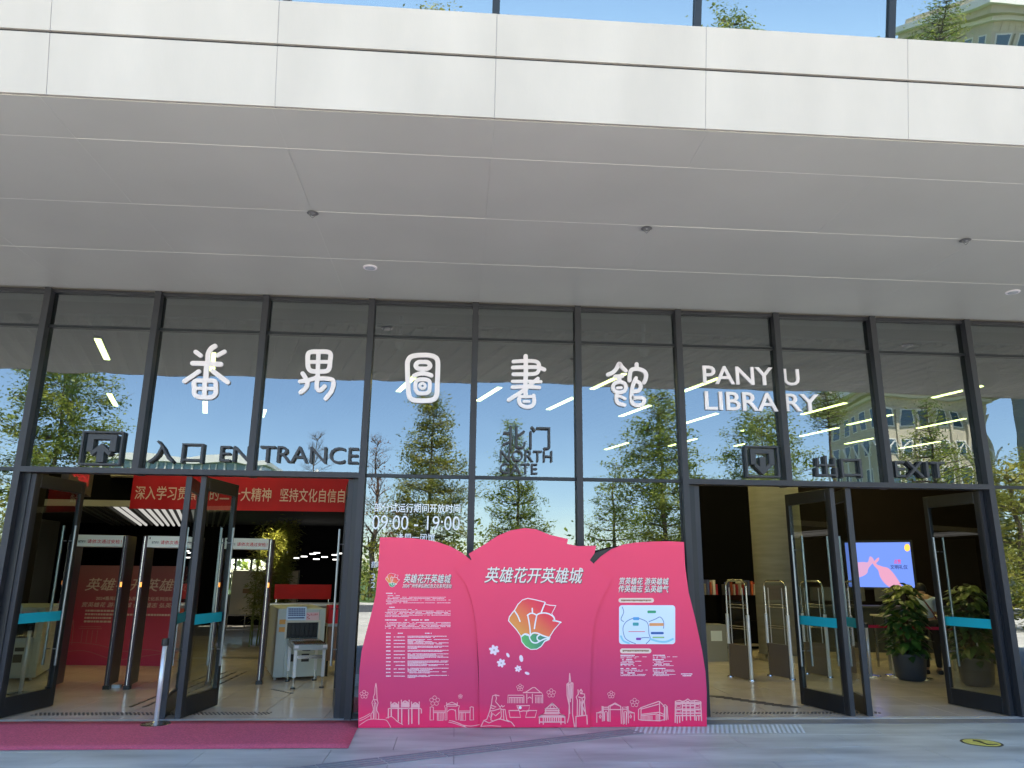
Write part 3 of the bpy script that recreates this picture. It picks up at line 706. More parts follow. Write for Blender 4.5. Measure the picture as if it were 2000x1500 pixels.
for pts in ([(290,560),(300,600),(280,650),(300,670)], [(380,640),(320,670),(295,720),(310,790),(350,820),(390,835)], [(380,640),(430,650),(480,680),(490,760),(500,800),(470,835)], [(490,670),(540,650),(575,635),(600,670),(600,720)], [(400,800),(450,790),(490,790)]):
    ln(mr_, [z3(*p) for p in pts], 1.5, YB-.006)
mr_.build('map_road', mat('map_road', (.22, .30, .45), .6), mp)
mw = MB()
for pts in ([(280,780),(300,815),(340,832)], [(500,800),(560,818),(620,820),(670,800)]): ln(mw, [z3(*p) for p in pts], 3.4, YB-.0062)
mw.build('map_river', mat('map_river', (.30, .60, .72), .6), mp)
for c_, (x0, y0, x1, y1) in (((.05,.35,.15),(478,586,542,606)), ((.06,.33,.33),(368,676,412,700)), ((.85,.35,.12),(492,680,600,702)), ((.02,.10,.35),(503,747,600,764)), ((.35,.55,.2),(515,782,605,794)), ((.25,.05,.35),(392,790,430,808)), ((.10,.35,.65),(370,636,416,658)), ((.75,.1,.1),(335,742,460,747))):
    p, q = z3(x0, y0), z3(x1, y1); MB().prism([bp(*t) for t in rrect(p[0], p[1], q[0], q[1], min(1.6, (q[1]-p[1])/2.1))], YB-.0076, YB-.006).build('map_label', mat('ml%.2f%.2f' % c_[:2], c_, .6), mp)
# line drawings along the foot
L1, L2, L3 = MB(), MB(), MB()
def zA(x, y): return (700+x*.12, 1330+y*.12)
def zB(x, y): return (930+x*.115, 1290+y*.115)
def zC(x, y): return (1150+x*.12, 1340+y*.12)
_off = [0]
def D(mb, f, Y, *lines, w_=1.0, sm=False):
    for pts in lines:
        _off[0] = (_off[0]+1) % 9; ln(mb, [f(*p) for p in pts], w_, Y-.0003*_off[0]/3, False, sm)
D(L1, zA, YB, [(10,620),(100,580),(190,530)], [(10,650),(100,615),(190,560)], [(15,720),(90,670),(160,630),(250,618)], [(250,618),(330,625),(420,630),(470,655),(530,760)], [(450,605),(530,580),(570,600),(640,665),(720,708)], sm=True)
D(L1, zA, YB, [(285,40),(270,120),(268,200),(245,260),(250,300)], [(285,40),(298,120),(300,210),(305,300)], [(245,300),(220,350),(240,430),(245,480),(205,545),(205,620)], [(305,300),(320,360),(300,430),(300,480),(330,540),(330,620)], [(250,300),(300,310)], [(260,320),(280,370),(250,360)], [(240,480),(245,610)], [(285,360),(285,610)], [(262,380),(255,600)], w_=1.2)
for a_ in (530, 700, 865):
    t_ = 0 if a_ != 700 else -30
    D(L1, zA, YB, [(a_,345+t_),(a_,385+t_),(a_+60,390+t_),(a_+125,385+t_),(a_+125,345+t_)], [(a_,400+t_),(a_+125,400+t_)], [(a_,420+t_),(a_+125,420+t_)], [(a_+30,370+t_),(a_+60,355+t_),(a_+95,372+t_)], w_=2)
    D(L1, zA, YB, [(a_,400),(a_+125,400)], [(a_,415),(a_+125,415)], [(a_+5,440),(a_+5,(570 if a_ == 530 else 690))], [(a_+118,440),(a_+118,650 if a_ == 530 else 700)], w_=2.0)
D(L1, zA, YB, [(485,600),(490,450),(520,445),(1000,445),(1025,460),(1025,520)], w_=1.8)
for a_ in (1165, 1815): D(L1, zA, YB, [(a_,635),(a_+5,450),(a_,430),(a_+25,420),(a_+60,430),(a_+55,450),(a_+58,635),(a_,635)], w_=1.2)
D(L1, zA, YB, [(1225,490),(1415,490)], [(1225,515),(1415,515)], [(1640,490),(1815,490)], [(1640,515),(1815,515)], [(1410,635),(1415,450),(1400,405),(1440,400),(1440,635),(1410,635)], [(1580,470),(1590,635),(1630,635),(1630,450),(1645,405),(1600,400)], [(1440,385),(1600,385)], [(1440,410),(1600,410)], [(1440,380),(1520,345),(1600,380)], [(1435,350),(1435,400)], [(1610,350),(1610,400)], [(1445,500),(1480,470),(1520,462),(1560,470),(1585,500)], [(1285,520),(1285,640),(1380,640),(1385,520)], [(1330,520),(1330,640)], [(1300,520),(1300,630)], [(1360,520),(1360,630)], [(1650,520),(1655,640),(1745,640),(1740,520)], [(1700,520),(1700,640)], [(1675,520),(1675,630)], w_=1.2)
D(L1, zA, YB, [(1480,645),(1560,660),(1690,715),(1830,735),(1970,710)], [(1470,670),(1560,690),(1760,760)], [(1530,655),(1640,690),(1740,740)], sm=True)
def flower(mb, f, Y, cx, cy, r):
    for k in range(5):
        t = R(90+72*k); c_ = (cx+r*.62*math.cos(t), cy-r*.62*math.sin(t))
        pts = [(c_[0]+r*.36*math.cos(R(q)), c_[1]+r*.36*math.sin(R(q))) for q in range(0, 360, 60)]
        mb.ribbon(smooth([bp(*f(*p), Y) for p in pts], True, 3), .005, Y-.0012, Y-.0002, True)
flower(L1, zA, YB, 92, 220, 70); flower(L1, zA, YB, 1240, 325, 85); flower(L1, zA, YB, 1660, 250, 35)
# centre
D(L2, zB, YC, [(80,1120),(130,1020),(180,1000),(230,860),(260,740),(270,660),(280,600),(330,585),(390,600)], [(330,590),(345,640),(330,700),(400,780)], [(440,770),(400,790),(430,830),(490,830),(500,900),(520,1010)], [(520,1010),(600,1050),(650,1115)], [(130,1020),(220,1060),(310,1020),(400,990),(560,1040)], [(180,1000),(210,930),(250,980),(280,900),(330,940),(400,880)], [(230,860),(300,850),(400,820)], [(250,760),(340,790),(290,820),(250,800)], [(430,760),(450,790),(480,770)], [(420,830),(430,950),(400,1000)], [(460,840),(470,1000)], [(260,880),(250,1010),(290,1030)], w_=1.4)
D(L2, zB, YC, [(540,720),(540,590),(800,590),(800,545),(1110,545),(1130,590),(1130,720)], [(800,545),(840,540),(960,460),(1000,460),(1090,540)], [(560,630),(790,630)], [(810,600),(810,720)], [(860,570),(860,720)], [(955,570),(955,720)], [(1000,600),(1130,600)], [(880,640),(910,620),(935,640)], w_=1.4)
for i in range(9): D(L2, zB, YC, [(570+27*i,640),(570+27*i,720)], w_=1.2)
for i in range(6): D(L2, zB, YC, [(1010+24*i,625),(1010+24*i,720)], w_=1.2)
D(L2, zB, YC, [(560,850),(730,850),(755,965),(575,965),(555,850)], [(690,770),(910,765),(890,860),(800,855),(740,870),(700,790)], [(870,850),(1030,850),(1000,965),(840,965),(865,850)], w_=1.5)
MB().prism([bp(*zB(748+26*math.cos(R(a)), 800+26*math.sin(R(a))), YC) for a in range(0, 360, 40)], YC-.0012, YC-.0002).build('print_dot', M_lineW, bd)
D(L2, zB, YC, [(1290,725),(1210,800),(1160,820),(1420,820),(1370,795),(1290,725)], [(1290,740),(1250,810),(1330,810),(1290,740)], [(1170,850),(1410,850)], [(1170,880),(1410,880)], [(1180,905),(1400,905)], [(1180,830),(1180,900),(1070,940),(1510,940),(1400,890),(1400,830)], [(1065,960),(1510,960)], [(1075,960),(1075,1070)], [(1140,960),(1140,1080)], [(1440,960),(1440,1080)], [(1505,960),(1510,1070)], [(1075,1045),(1510,1045)], w_=1.8)
for i in range(7): D(L2, zB, YC, [(1175+38*i,960),(1175+38*i,1045)], w_=2)
D(L2, zB, YC, [(1588,220),(1580,370),(1540,400),(1545,600),(1580,760),(1575,950),(1550,1050)], [(1588,220),(1605,370),(1645,390),(1640,600),(1635,900),(1670,1120)], [(1560,400),(1590,900)], [(1575,395),(1600,700)], [(1600,395),(1612,640)], [(1625,390),(1615,640)], [(1540,420),(1640,380)], w_=1.6)
D(L2, zB, YC, [(1730,500),(1735,570),(1700,620),(1720,680),(1715,940)], [(1780,490),(1760,520),(1770,560),(1840,570),(1845,640),(1835,700),(1860,920)], [(1780,490),(1800,520),(1790,560)], [(1740,620),(1800,640),(1840,610)], [(1760,660),(1750,940)], [(1800,660),(1810,930)], [(1780,700),(1790,940)], [(1700,950),(1860,930)], [(1695,950),(1695,1130)], [(1880,930),(1885,1080)], [(1830,680),(1800,760),(1840,860)], w_=1.7)
flower(L2, zB, YC, 745, 460, 62); flower(L2, zB, YC, 1275, 555, 78)
D(L2, zB, YC, [(80,1118),(250,1108),(420,1118)], w_=1)
# right
D(L3, zC, YB, [(130,590),(130,440),(215,405),(215,330)], [(125,435),(225,435)], [(220,570),(220,330),(235,330),(245,565)], [(245,375),(320,375)], [(250,345),(320,345)], [(320,570),(320,330),(430,275),(520,330),(530,610)], [(345,575),(345,340)], [(335,382),(530,382)], [(345,330),(420,290),(520,330)], [(560,620),(550,340),(620,345)], [(555,375),(620,375)], [(610,620),(625,330),(640,330),(645,600)], [(650,405),(740,440),(740,560)], [(650,435),(735,435)], [(255,560),(258,430),(280,405),(300,430),(305,565)], [(580,610),(575,430),(590,405),(610,430),(608,600)], [(185,525),(172,495),(185,462),(200,495),(185,525)], [(680,525),(668,495),(680,462),(695,495),(680,525)], w_=1.5)
D(L3, zC, YB, [(810,540),(810,380),(850,350),(1140,248),(1150,265),(1155,560)], [(850,375),(1150,290)], [(850,350),(850,545)], [(850,460),(1150,425)], [(860,480),(1100,455),(1225,490)], [(1150,250),(1230,330),(1225,560)], [(1155,430),(1220,460)], [(1210,330),(1240,300),(1275,330),(1290,540)], [(1240,340),(1240,550)], [(1265,340),(1265,550)], [(815,545),(870,555),(1155,565),(1225,545)], w_=1.5)
for i in range(9): D(L3, zC, YB, [(870+20*i,485),(870+20*i,555)], w_=1.1)
for i in range(5): D(L3, zC, YB, [(1090,480+18*i),(1150,485+18*i)], w_=1)
D(L3, zC, YB, [(1405,590),(1410,245),(1480,235),(1520,250),(1560,245),(1610,210),(1660,245),(1740,235),(1820,250),(1835,560)], [(1410,270),(1825,270)], [(1410,285),(1825,285)], [(1412,375),(1825,375)], [(1412,440),(1830,440)], [(1415,480),(1830,480)], [(1520,255),(1525,560)], [(1580,270),(1590,550)], [(1650,270),(1655,550)], [(1720,255),(1725,550)], [(1525,320),(1720,320)], [(1525,400),(1720,400)], [(1440,480),(1440,600)], [(1480,480),(1480,590)], [(1750,480),(1750,555)], [(1790,480),(1790,555)], [(1595,250),(1625,250)], w_=2.0)
for x in (1430, 1735):
    for y in (300, 388): D(L3, zC, YB, [(x,y),(x+60,y),(x+60,y+45),(x,y+45),(x,y)], w_=1.4)
flower(L3, zC, YB, 365, 140, 62); flower(L3, zC, YB, 745, 270, 75)
for mb_ in (L1, L2, L3): mb_.build('line_drawing', M_line, bd)
# blossoms and petals on the centre panel
M_bloss = mat('blossom_pink', (.92, .72, .76), .6)
for (x, y, r_) in ((965, 1269.5, 10.5), (979, 1295, 9), (1012, 1306, 7)):
    fb_ = MB()
    for k in range(6):
        t = R(60*k+15); c_ = (x+r_*.55*math.cos(t), y+r_*.55*math.sin(t))
        P = [(c_[0]+r_*.45*math.cos(t)*math.cos(R(q))-r_*.3*math.sin(t)*math.sin(R(q)), c_[1]+r_*.45*math.sin(t)*math.cos(R(q))+r_*.3*math.cos(t)*math.sin(R(q))) for q in range(0, 360, 45)]
        fb_.prism([bp(*p, YC) for p in P], YC-.002-.0002*k, YC)
    o = fb_.build('blossom', M_bloss, bd)
    MB().prism([bp(x+r_*.2*math.cos(R(q)), y+r_*.2*math.sin(R(q)), YC) for q in range(0, 360, 60)], YC-.004, YC-.0033).build('stamen', mat('stamen', (.55, .4, .38), .6), o)
for (x, y, a_, l_) in ((992, 1279.5, 60, 5), (1018, 1286, 80, 7), (1029.5, 1315, 20, 5)):
    t = R(a_); P = [(x+l_*math.cos(t)*math.cos(R(q))-l_*.55*math.sin(t)*math.sin(R(q)), y+l_*math.sin(t)*math.cos(R(q))+l_*.55*math.cos(t)*math.sin(R(q))) for q in range(0, 360, 40)]
    MB().prism([bp(*p, YC) for p in P], YC-.002, YC).build('petal', M_bloss, bd)

# ================================================================== STANCHIONS
def stanchion(x, y, lab, h=.90, grp=None, par=None):
    t_ = thing('stanchion', lab, 'stanchion', (x, y, 0), 0, grp)
    MB().lathe([(.165, 0), (.165, .008), (.15, .018), (.05, .032), (.028, .04)], n=28).build('base', M_steel, t_, smooth=False)
    MB().lathe([(.026, .035), (.026, h-.06)], n=16).build('post', M_steelpaint, t_, smooth=True)
    MB().lathe([(.038, h-.08), (.040, h-.07), (.040, h-.005), (.03, h)], n=16).build('belt_head', M_black, t_)
    return t_
p = atZ(316, 1409.5); stanchion(p.x-.0, -.20, 'pale post with black belt head and round steel base on the maroon carpet', .93)
# soffit fittings
for i, (x, y) in enumerate(((611, 415), (1263, 445), (1885, 468))):
    p = atZ(x, y, ZS); t_ = thing('sprinkler', ('first', 'second', 'third')[i]+' sprinkler from the left on the middle seam of the soffit', 'sprinkler', (p.x, p.y, ZS-.004), 0, 'soffit sprinklers')
    MB().lathe([(.055, 0), (.06, -.006), (.03, -.012), (.012, -.03)][::-1], n=16).build('rose', mat('sprinkler_grey', (.16, .16, .16), .5, metal=.3), t_)
    MB().tube([(-.03, 0, -.03), (0, 0, -.058), (.03, 0, -.03)], .004, 6).tube([(-.03, 0, -.012), (-.03, 0, -.032)], .004, 5).tube([(.03, 0, -.012), (.03, 0, -.032)], .004, 5).build('yoke', mat('sprinkler_grey', (.16, .16, .16), .5, metal=.3), t_)
for i, (x, y) in enumerate(((723, 522), (1978, 570))):
    p = atZ(x, y, ZS); t_ = thing('downlight', ('round white downlight in the soffit above the entrance doors', 'round white downlight in the soffit near the right edge')[i], 'downlight', (p.x, p.y, ZS-.001))
    MB().lathe([(.085, 0), (.085, -.008), (.065, -.012)][::-1], n=28).build('ring', M_white, t_)
    MB().lathe([(.062, -.0125), (.04, -.0135)][::-1], n=24).build('lens', mat('lens', (.45, .47, .5), .2), t_)

# ================================================================== INSIDE THE LOBBY
M_gate = mat('gate_plum', (.055, .038, .052), .35, metal=.2)
M_sign = mat('gate_sign_white', (.80, .84, .80), .5)
M_redtxt = mat('red_text', (.6, .03, .04), .6)
def gate(p0, p1, lab, ztop=2.21):
    d = Vector((p1[0]-p0[0], p1[1]-p0[1], 0)); W = d.length; t_ = thing('security_gate', lab, 'security gate', (p0[0], p0[1], 0), math.atan2(d.y, d.x), 'walk through security gates')
    for k, x in enumerate((0, W)):
        o = MB().box(x-.035, x+.035, 0, .46, .05, ztop).build('gate_post', M_gate, t_); bevel(o, .01, 2)
        MB().box(x-.006, x+.004, -.012, -.001, .06, ztop-.01).build('trim', M_steel, o)
        MB().box(x-.045, x+.045, -.01, .10, .001, .055).build('foot', M_black, o)
        if k == 0: MB().box(x+.007, x+.030, -.012, -.001, 1.45, 1.52).build('lamp', emis('lamp_orange', (1, .35, .08), .4), o)
        else: MB().box(x+.007, x+.030, -.012, -.001, 1.45, 1.52).build('lamp', MATS['lamp_orange'], o)
    h = MB().box(.036, W-.036, .0, .44, ztop-.17, ztop).build('head_box', M_sign, t_)
    inv = None
    lettering('请依次通过安检！', (W*.30, W*.93, ztop-.125, ztop-.065), -.001, M_redtxt, 'gate_text', h, .001, .01)
    lettering('温馨提示：', (W*.13, W*.28, ztop-.115, ztop-.08), -.001, M_black, 'gate_text', h, .001, .01)
    MB().box(W*.08, W*.10, -.002, -.001, ztop-.05, ztop-.02).build('mark', M_black, h)
    return t_
gate((-6.69, 2.37), (-5.93, 2.46), 'leftmost security gate with white sign bar before the crimson backdrop')
gate((-5.64, 2.46), (-4.90, 2.55), 'middle security gate partly hidden behind the open door leaves')
gate((-4.60, 2.86), (-3.87, 2.98), 'right security gate beside the baggage scanner')
# crimson backdrop
pL = Vector((-8.11, 5.50)); pR = Vector((-5.78, 5.30)); W = (pR-pL).length
bk = thing('backdrop', 'dull crimson event backdrop with cream calligraphy standing behind the security gates', 'backdrop', (pL.x, pL.y, 0), math.atan2(pR.y-pL.y, pR.x-pL.x))
H = atY(150, 1104, 5.5).z
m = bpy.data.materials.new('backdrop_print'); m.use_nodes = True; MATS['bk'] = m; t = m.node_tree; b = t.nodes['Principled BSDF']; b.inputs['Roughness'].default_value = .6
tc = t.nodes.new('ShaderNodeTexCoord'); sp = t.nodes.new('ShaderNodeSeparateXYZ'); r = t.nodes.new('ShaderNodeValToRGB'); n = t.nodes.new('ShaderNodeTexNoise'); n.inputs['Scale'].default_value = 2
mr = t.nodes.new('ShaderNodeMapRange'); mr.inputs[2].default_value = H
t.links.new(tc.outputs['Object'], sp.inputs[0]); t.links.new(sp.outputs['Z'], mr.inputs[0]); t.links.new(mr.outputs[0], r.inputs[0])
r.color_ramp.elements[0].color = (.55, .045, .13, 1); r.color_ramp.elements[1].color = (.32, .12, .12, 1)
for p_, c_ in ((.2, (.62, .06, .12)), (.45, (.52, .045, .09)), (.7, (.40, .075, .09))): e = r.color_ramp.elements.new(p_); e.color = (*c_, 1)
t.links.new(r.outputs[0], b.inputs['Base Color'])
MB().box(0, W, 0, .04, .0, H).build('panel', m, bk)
M_bkt = mat('backdrop_text', (.75, .55, .45), .6)
lettering('英雄花开英雄城', (W*.13, W*.97, H*.74, H*.87), -.001, M_bkt, 'headline', bk, .004, .006, .25)
lettering('2024番禺区传承弘扬红色文化系列活动', (W*.23, W*.85, H*.645, H*.685), -.001, M_bkt, 'headline', bk, .003, .004)
lettering('赏英雄花 游英雄城 传英雄志 弘英雄气', (W*.12, W*.94, H*.575, H*.625), -.001, M_bkt, 'headline', bk, .003, .004, .2)
zz = MB()
for k, (a_, e_) in enumerate(((.16, .45), (.16, .88), (.16, .36), (.16, .36))):
    z = H*(.53-.036*k); x = W*a_
    while x < W*e_:
        w_ = rt.uniform(.02, .07); zz.box(x, x+w_, -.002, -.001, z, z+.032); x += w_+.012
zz.build('small_print', M_bkt, bk)['kind'] = 'stuff'
bl = MB()
for x in (.16, .20, .24, .28): bl.ribbon([(W*x, H*.22), (W*x, H*.34)], .012, -.003, -.001)
for k, pts in enumerate(([(.02,.2),(.1,.22),(.3,.2),(.5,.14),(.7,.16),(.98,.1)], [(.0,.12),(.2,.14),(.45,.06),(.7,.1),(1.0,.16)], [(.13,.36),(.31,.36)], [(.14,.38),(.3,.38)], [(.85,.2),(.865,.55),(.88,.2)], [(.06,.2),(.075,.45),(.09,.2)], [(.92,.25),(.94,.42),(.96,.25)])):
    bl.ribbon(smooth([(W*x, H*z) for x, z in pts]), .010, -.003-.0002*k, -.001)
bl.build('line_drawing', mat('bk_line', (.55, .16, .18), .6), bk)
# baggage scanner, turned with the lobby grid
p0 = Vector((-3.76, 3.36, 0)); sc_ = thing('baggage_scanner', 'pale grey baggage x-ray scanner with black tunnel and notices on top', 'baggage scanner', p0, AZ)
M_scan = mat('scanner_grey', (.52, .55, .50), .45, noise=.04); M_scan2 = mat('scanner_cream', (.66, .60, .48), .5)
def L(px, py):  # photograph point on the machine's front plane, in the machine's own axes
    d = ray(px, py); t_ = (p0-CAM).dot(dirv)/d.dot(dirv); q = CAM+d*t_-p0; return (q.dot(nv), q.z)
xl, ztop = L(546, 1189); xr, _ = L(637, 1189); _, zb = L(560, 1323)
tx0, tz1 = L(561, 1216); tx1, tz0 = L(620, 1246)
f = MB(); f.box(xl-.02, tx0, 0, 1.7, zb, ztop); f.box(tx1, xr, 0, 1.7, zb, ztop); f.box(tx0, tx1, 0, 1.7, tz1, ztop); f.box(tx0, tx1, 0, 1.7, zb, tz0)
o = f.build('housing', M_scan, sc_); bevel(o, .012, 2)
MB().box(tx0, tx1, .25, 1.5, tz0, tz1).build('tunnel', M_black, sc_)
cu = MB()
for k in range(7): cu.box(tx0+.005+(tx1-tx0)*k/7, tx0+(tx1-tx0)*(k+1)/7-.004, .03, .036, tz0+.01, tz1-.002)
cu.build('lead_curtain', M_black, sc_)
fr_ = MB(); e = .03
for q in ((tx0-e, tx0, tz0, tz1+e), (tx1, tx1+e, tz0, tz1+e), (tx0, tx1, tz1, tz1+e)): fr_.box(q[0], q[1], -.03, -.001, q[2], q[3])
fr_.build('tunnel_frame', M_scan2, sc_)
def plate(px0, py0, px1, py1, m_, nm, y=-.002, par=None):
    a_, b_ = L(px0, py0), L(px1, py1); return MB().box(a_[0], b_[0], y-.004, y, b_[1], a_[1]).build(nm, m_, par or sc_)
M_notice = mat('notice_blue', (.62, .72, .82), .6); M_pink = mat('notice_pink', (.80, .52, .52), .6); M_or = mat('hazard_orange', (.75, .35, .08), .6)
n1 = plate(560, 1185, 597, 1211, M_notice, 'notice', -.03); n2 = plate(598, 1196, 622, 1211, M_pink, 'notice', -.035)
plate(562, 1205.5, 594, 1207.5, mat('navy', (.02, .05, .2), .6), 'notice_bar', -.036, n1)
q = MB()
for k in range(4):
    x = 563
    while x < 594:
        a_, b_ = L(x, 1188+4*k), L(x+2.6, 1190.6+4*k); q.box(a_[0], b_[0], -.0375, -.036, b_[1], a_[1]); x += 3.3
q.build('notice_text', MATS['navy'], n1)
a_, b_ = L(606, 1198), L(620, 1202); lettering('禁止携带', (a_[0], b_[0], b_[1], a_[1]), -.0392, M_redtxt, 'notice_text', n2, .001, .005)
a_, b_ = L(599.5, 1199), L(604, 1208); MB().ribbon([(a_[0], a_[1]), (b_[0], a_[1]-.02), (a_[0], b_[1]+.02), (b_[0], b_[1])], .010, -.042, -.0395).build('notice_mark', M_redtxt, n2)
plate(546, 1210, 559, 1219, M_or, 'warning_label'); plate(545, 1225, 557, 1234, M_or, 'warning_label'); plate(562, 1278, 573, 1292, M_black, 'vent'); plate(589, 1277, 603, 1292, M_black, 'vent'); plate(591, 1264, 606, 1271, M_black, 'switch_panel')
wh = []
for (x, y) in ((.05, .1), (xr-.08, .12), (.05, 1.5), (xr-.08, 1.5)):
    MB().tube([(x-.015, y, .045), (x+.015, y, .045)], .044, 14).build('castor', M_steelpaint, sc_)
    MB().box(x-.02, x+.02, y-.02, y+.02, .06, zb).build('castor_bracket', M_steel, sc_)
sc2 = copy_tree(sc_); sc2.location = (-8.15, 3.15, 0); tag(sc2, 'second baggage scanner seen through the leftmost open door leaf', 'baggage scanner')
# conveyor table in front
cv = thing('roller_table', 'steel roller table on levelling legs in front of the scanner tunnel', 'roller table', p0, AZ)
tz = tz0
MB().box(tx0+.02, tx1+.02, -1.02, -.04, tz-.09, tz-.02).build('bed', mat('bed_grey', (.38, .40, .40), .4, metal=.4), cv)
rm = MB().tube([(tx0+.04, 0, 0), (tx1, 0, 0)], .02, 8).mesh('roller', M_steel)
for k in range(14): o = link('roller', rm, cv); o.location = (0, -.98+k*.07, tz-.018)
for x in (tx0+.06, tx1-.02):
    for y in (-.96, -.12):
        o = MB().box(x-.022, x+.022, y-.022, y+.022, .16, tz-.091).build('leg', M_steelpaint, cv)
        MB().tube([(x, y, .02), (x, y, .16)], .008, 6).build('levelling_screw', M_steel, o); MB().lathe([(.04, 0), (.035, .02)], (x, y, 0), 12).build('foot', M_black, o)
for x in (tx0+.06, tx1-.02): MB().box(x-.03, x+.03, -1.045, -1.021, tz-.06, tz-.02).build('end_cap', M_white, cv)
MB().box(tx0+.085, tx1-.045, -.975, -.945, .42, .47).build('cross_bar', M_steel, cv)
# box, tray table and desk right of the scanner
o_ = thing('side_table', 'grey side table with brown front right of the scanner', 'table', p0+nv*(xr+.08)+dirv*.25, AZ)
MB().box(0, .75, 0, .6, .80, .84).build('table_top', mat('lilac_grey', (.35, .37, .45), .5), o_)
MB().box(.02, .73, .02, .06, .25, .799).build('front_panel', mat('wood_brown', (.22, .12, .08), .5, noise=.2, nscale=3), o_)
for x in (.04, .70):
    for y in (.08, .54): MB().box(x-.02, x+.02, y-.02, y+.02, 0, .799).build('leg', M_black, o_)
t_ = thing('red_box', 'bright red box standing on the grey side table', 'box', p0+nv*(xr+.10)+dirv*.35+Vector((0, 0, .841)), AZ)
o = MB().box(0, .36, 0, .30, 0, .30).build('box_body', mat('box_red', (.60, .01, .03), .5), t_); bevel(o, .01); MB().box(.03, .33, -.004, -.001, .235, .25).build('lid_line', M_black, t_)
# reception desk further in
rd_ = thing('reception_desk', 'red and grey reception desk with printed banner behind the scanner', 'desk', (-5.0, 8.3, 0), R(6))
for (x0, x1, y0, y1, z0, z1, m_, nm) in ((0, 2.4, 0, .6, 0, .95, mat('desk_grey', (.36, .34, .33), .5), 'counter'), (-.05, 2.45, -.05, .65, .951, 1.0, M_steelpaint, 'counter_top'), (.05, 1.3, -.07, -.052, 1.1, 1.42, M_red, 'banner'), (1.5, 2.3, -.07, -.052, 1.05, 1.45, mat('rose_poster', (.55, .2, .22), .6), 'poster'), (.1, 1.0, -.06, -.051, .72, .90, mat('orange_red', (.6, .10, .03), .6), 'poster')):
    MB().box(x0, x1, y0, y1, z0, z1).build(nm, m_, rd_)
for x in (.1, 1.25, 1.55, 2.25): MB().box(x-.01, x+.01, -.03, -.01, 1.0, 1.1).build('banner_post', M_steel, rd_)
# poster stands at the back
for i, (x, lab, cc) in enumerate(((470, 'left', (.62, .56, .44)), (497, 'middle', (.66, .62, .50)), (524, 'right', (.70, .64, .48)))):
    p = atZ(x, 1231); t_ = thing('poster_stand', lab+' cream poster stand in metal frame far back behind the security gate', 'poster stand', (p.x, p.y-1.5+.3*i, 0), R(4), 'poster stands at the back')
    W = .95; f = MB()
    for xx in (0, W): f.tube([(xx, 0, .0), (xx, 0, 1.75)], .02, 6)
    for z in (.12, .5, 1.74): f.tube([(0, 0, z), (W, 0, z)], .015, 6)
    f.build('frame', M_steel, t_); MB().box(.03, W-.03, -.02, -.005, .52, 1.72).build('poster', mat('poster%d' % i, cc, .6, noise=.06), t_)
    MB().box(.35, .6, -.026, -.021, 1.1, 1.22).build('print', mat('poster_print', (.35, .2, .1), .6), t_)
# bamboo lit by a warm spot
bb = thing('bamboo_clump', 'tall bamboo clump lit warm yellow beside the rear lobby', 'bamboo', (-5.35, 9.35, 0))
rb = random.Random(5); cm = MB(); lm = MB()
for k in range(16):
    x, y = rb.uniform(-.32, .32), rb.uniform(-.25, .25); top = rb.uniform(2.4, 2.95); lx = rb.uniform(-.25, .35)
    cm.tube([(x, y, 0), (x+lx*.3, y, top*.5), (x+lx, y, top)], [.018, .015, .006], 6)
    for q in range(420):
        t = rb.uniform(.25, 1.0); px_ = x+lx*t*t+rb.gauss(0, .10); py_ = y+rb.gauss(0, .12); pz = top*t+rb.gauss(0, .08)
        a_ = rb.uniform(0, 6.28); l_ = rb.uniform(.08, .17); dx, dy, dz = math.cos(a_)*l_, math.sin(a_)*l_, rb.uniform(-.09, .02)
        lm.q((px_, py_, pz), (px_+dx*.5-dy*.12, py_+dy*.5+dx*.12, pz+dz*.4+.01), (px_+dx, py_+dy, pz+dz), (px_+dx*.5+dy*.12, py_+dy*.5-dx*.12, pz+dz*.4))
cm.build('stems', mat('bamboo_stem', (.16, .2, .05), .5), bb); lm.build('leaves', mat('bamboo_leaf', (.22, .24, .05), .6, noise=.3, nscale=6), bb)['kind'] = 'stuff'
ld = bpy.data.lights.new('bamboo_spot', 'SPOT'); ld.energy = 55; ld.color = (1, .85, .45); ld.spot_size = R(38); ld.spot_blend = .5; ld.shadow_soft_size = .04
lo = bpy.data.objects.new('bamboo_spot', ld); COL.objects.link(lo); lo.location = (-5.1, 8.3, 3.05); lo.rotation_euler = (Vector((-5.1, 8.3, 3.05))-Vector((-5.3, 9.3, 2.2))).to_track_quat('Z', 'Y').to_euler()
# far round downlights
_cl = ['leftmost of the loose cluster', 'second from the left, low', 'third from the left', 'upper middle, left of a pair', 'upper middle, right of a pair', 'lowest in the middle', 'right of the middle', 'upper right, left of a pair', 'rightmost in the upper right', 'lowest at the right']
for k, (x, y) in enumerate(((566, 1078), (578, 1089), (594, 1086), (611, 1081), (619, 1079), (618, 1091), (634, 1087), (654, 1083), (664, 1080), (656, 1092))):
    p = atZ(x, y, 3.19)
    if p.y > 15.5: p = CAM+(p-CAM)*((15.5-CAM.y)/(p.y-CAM.y))
    t_ = MB().lathe([(.10, 0), (.10, -.03)][::-1], n=12).build('ceiling_spot', emis('spot_white', (1, .97, .9), .7)); t_.location = p
    tag(t_, 'small round ceiling spot in the dark rear lobby, '+_cl[k], 'ceiling lamp', 'small round ceiling spots in the rear lobby')
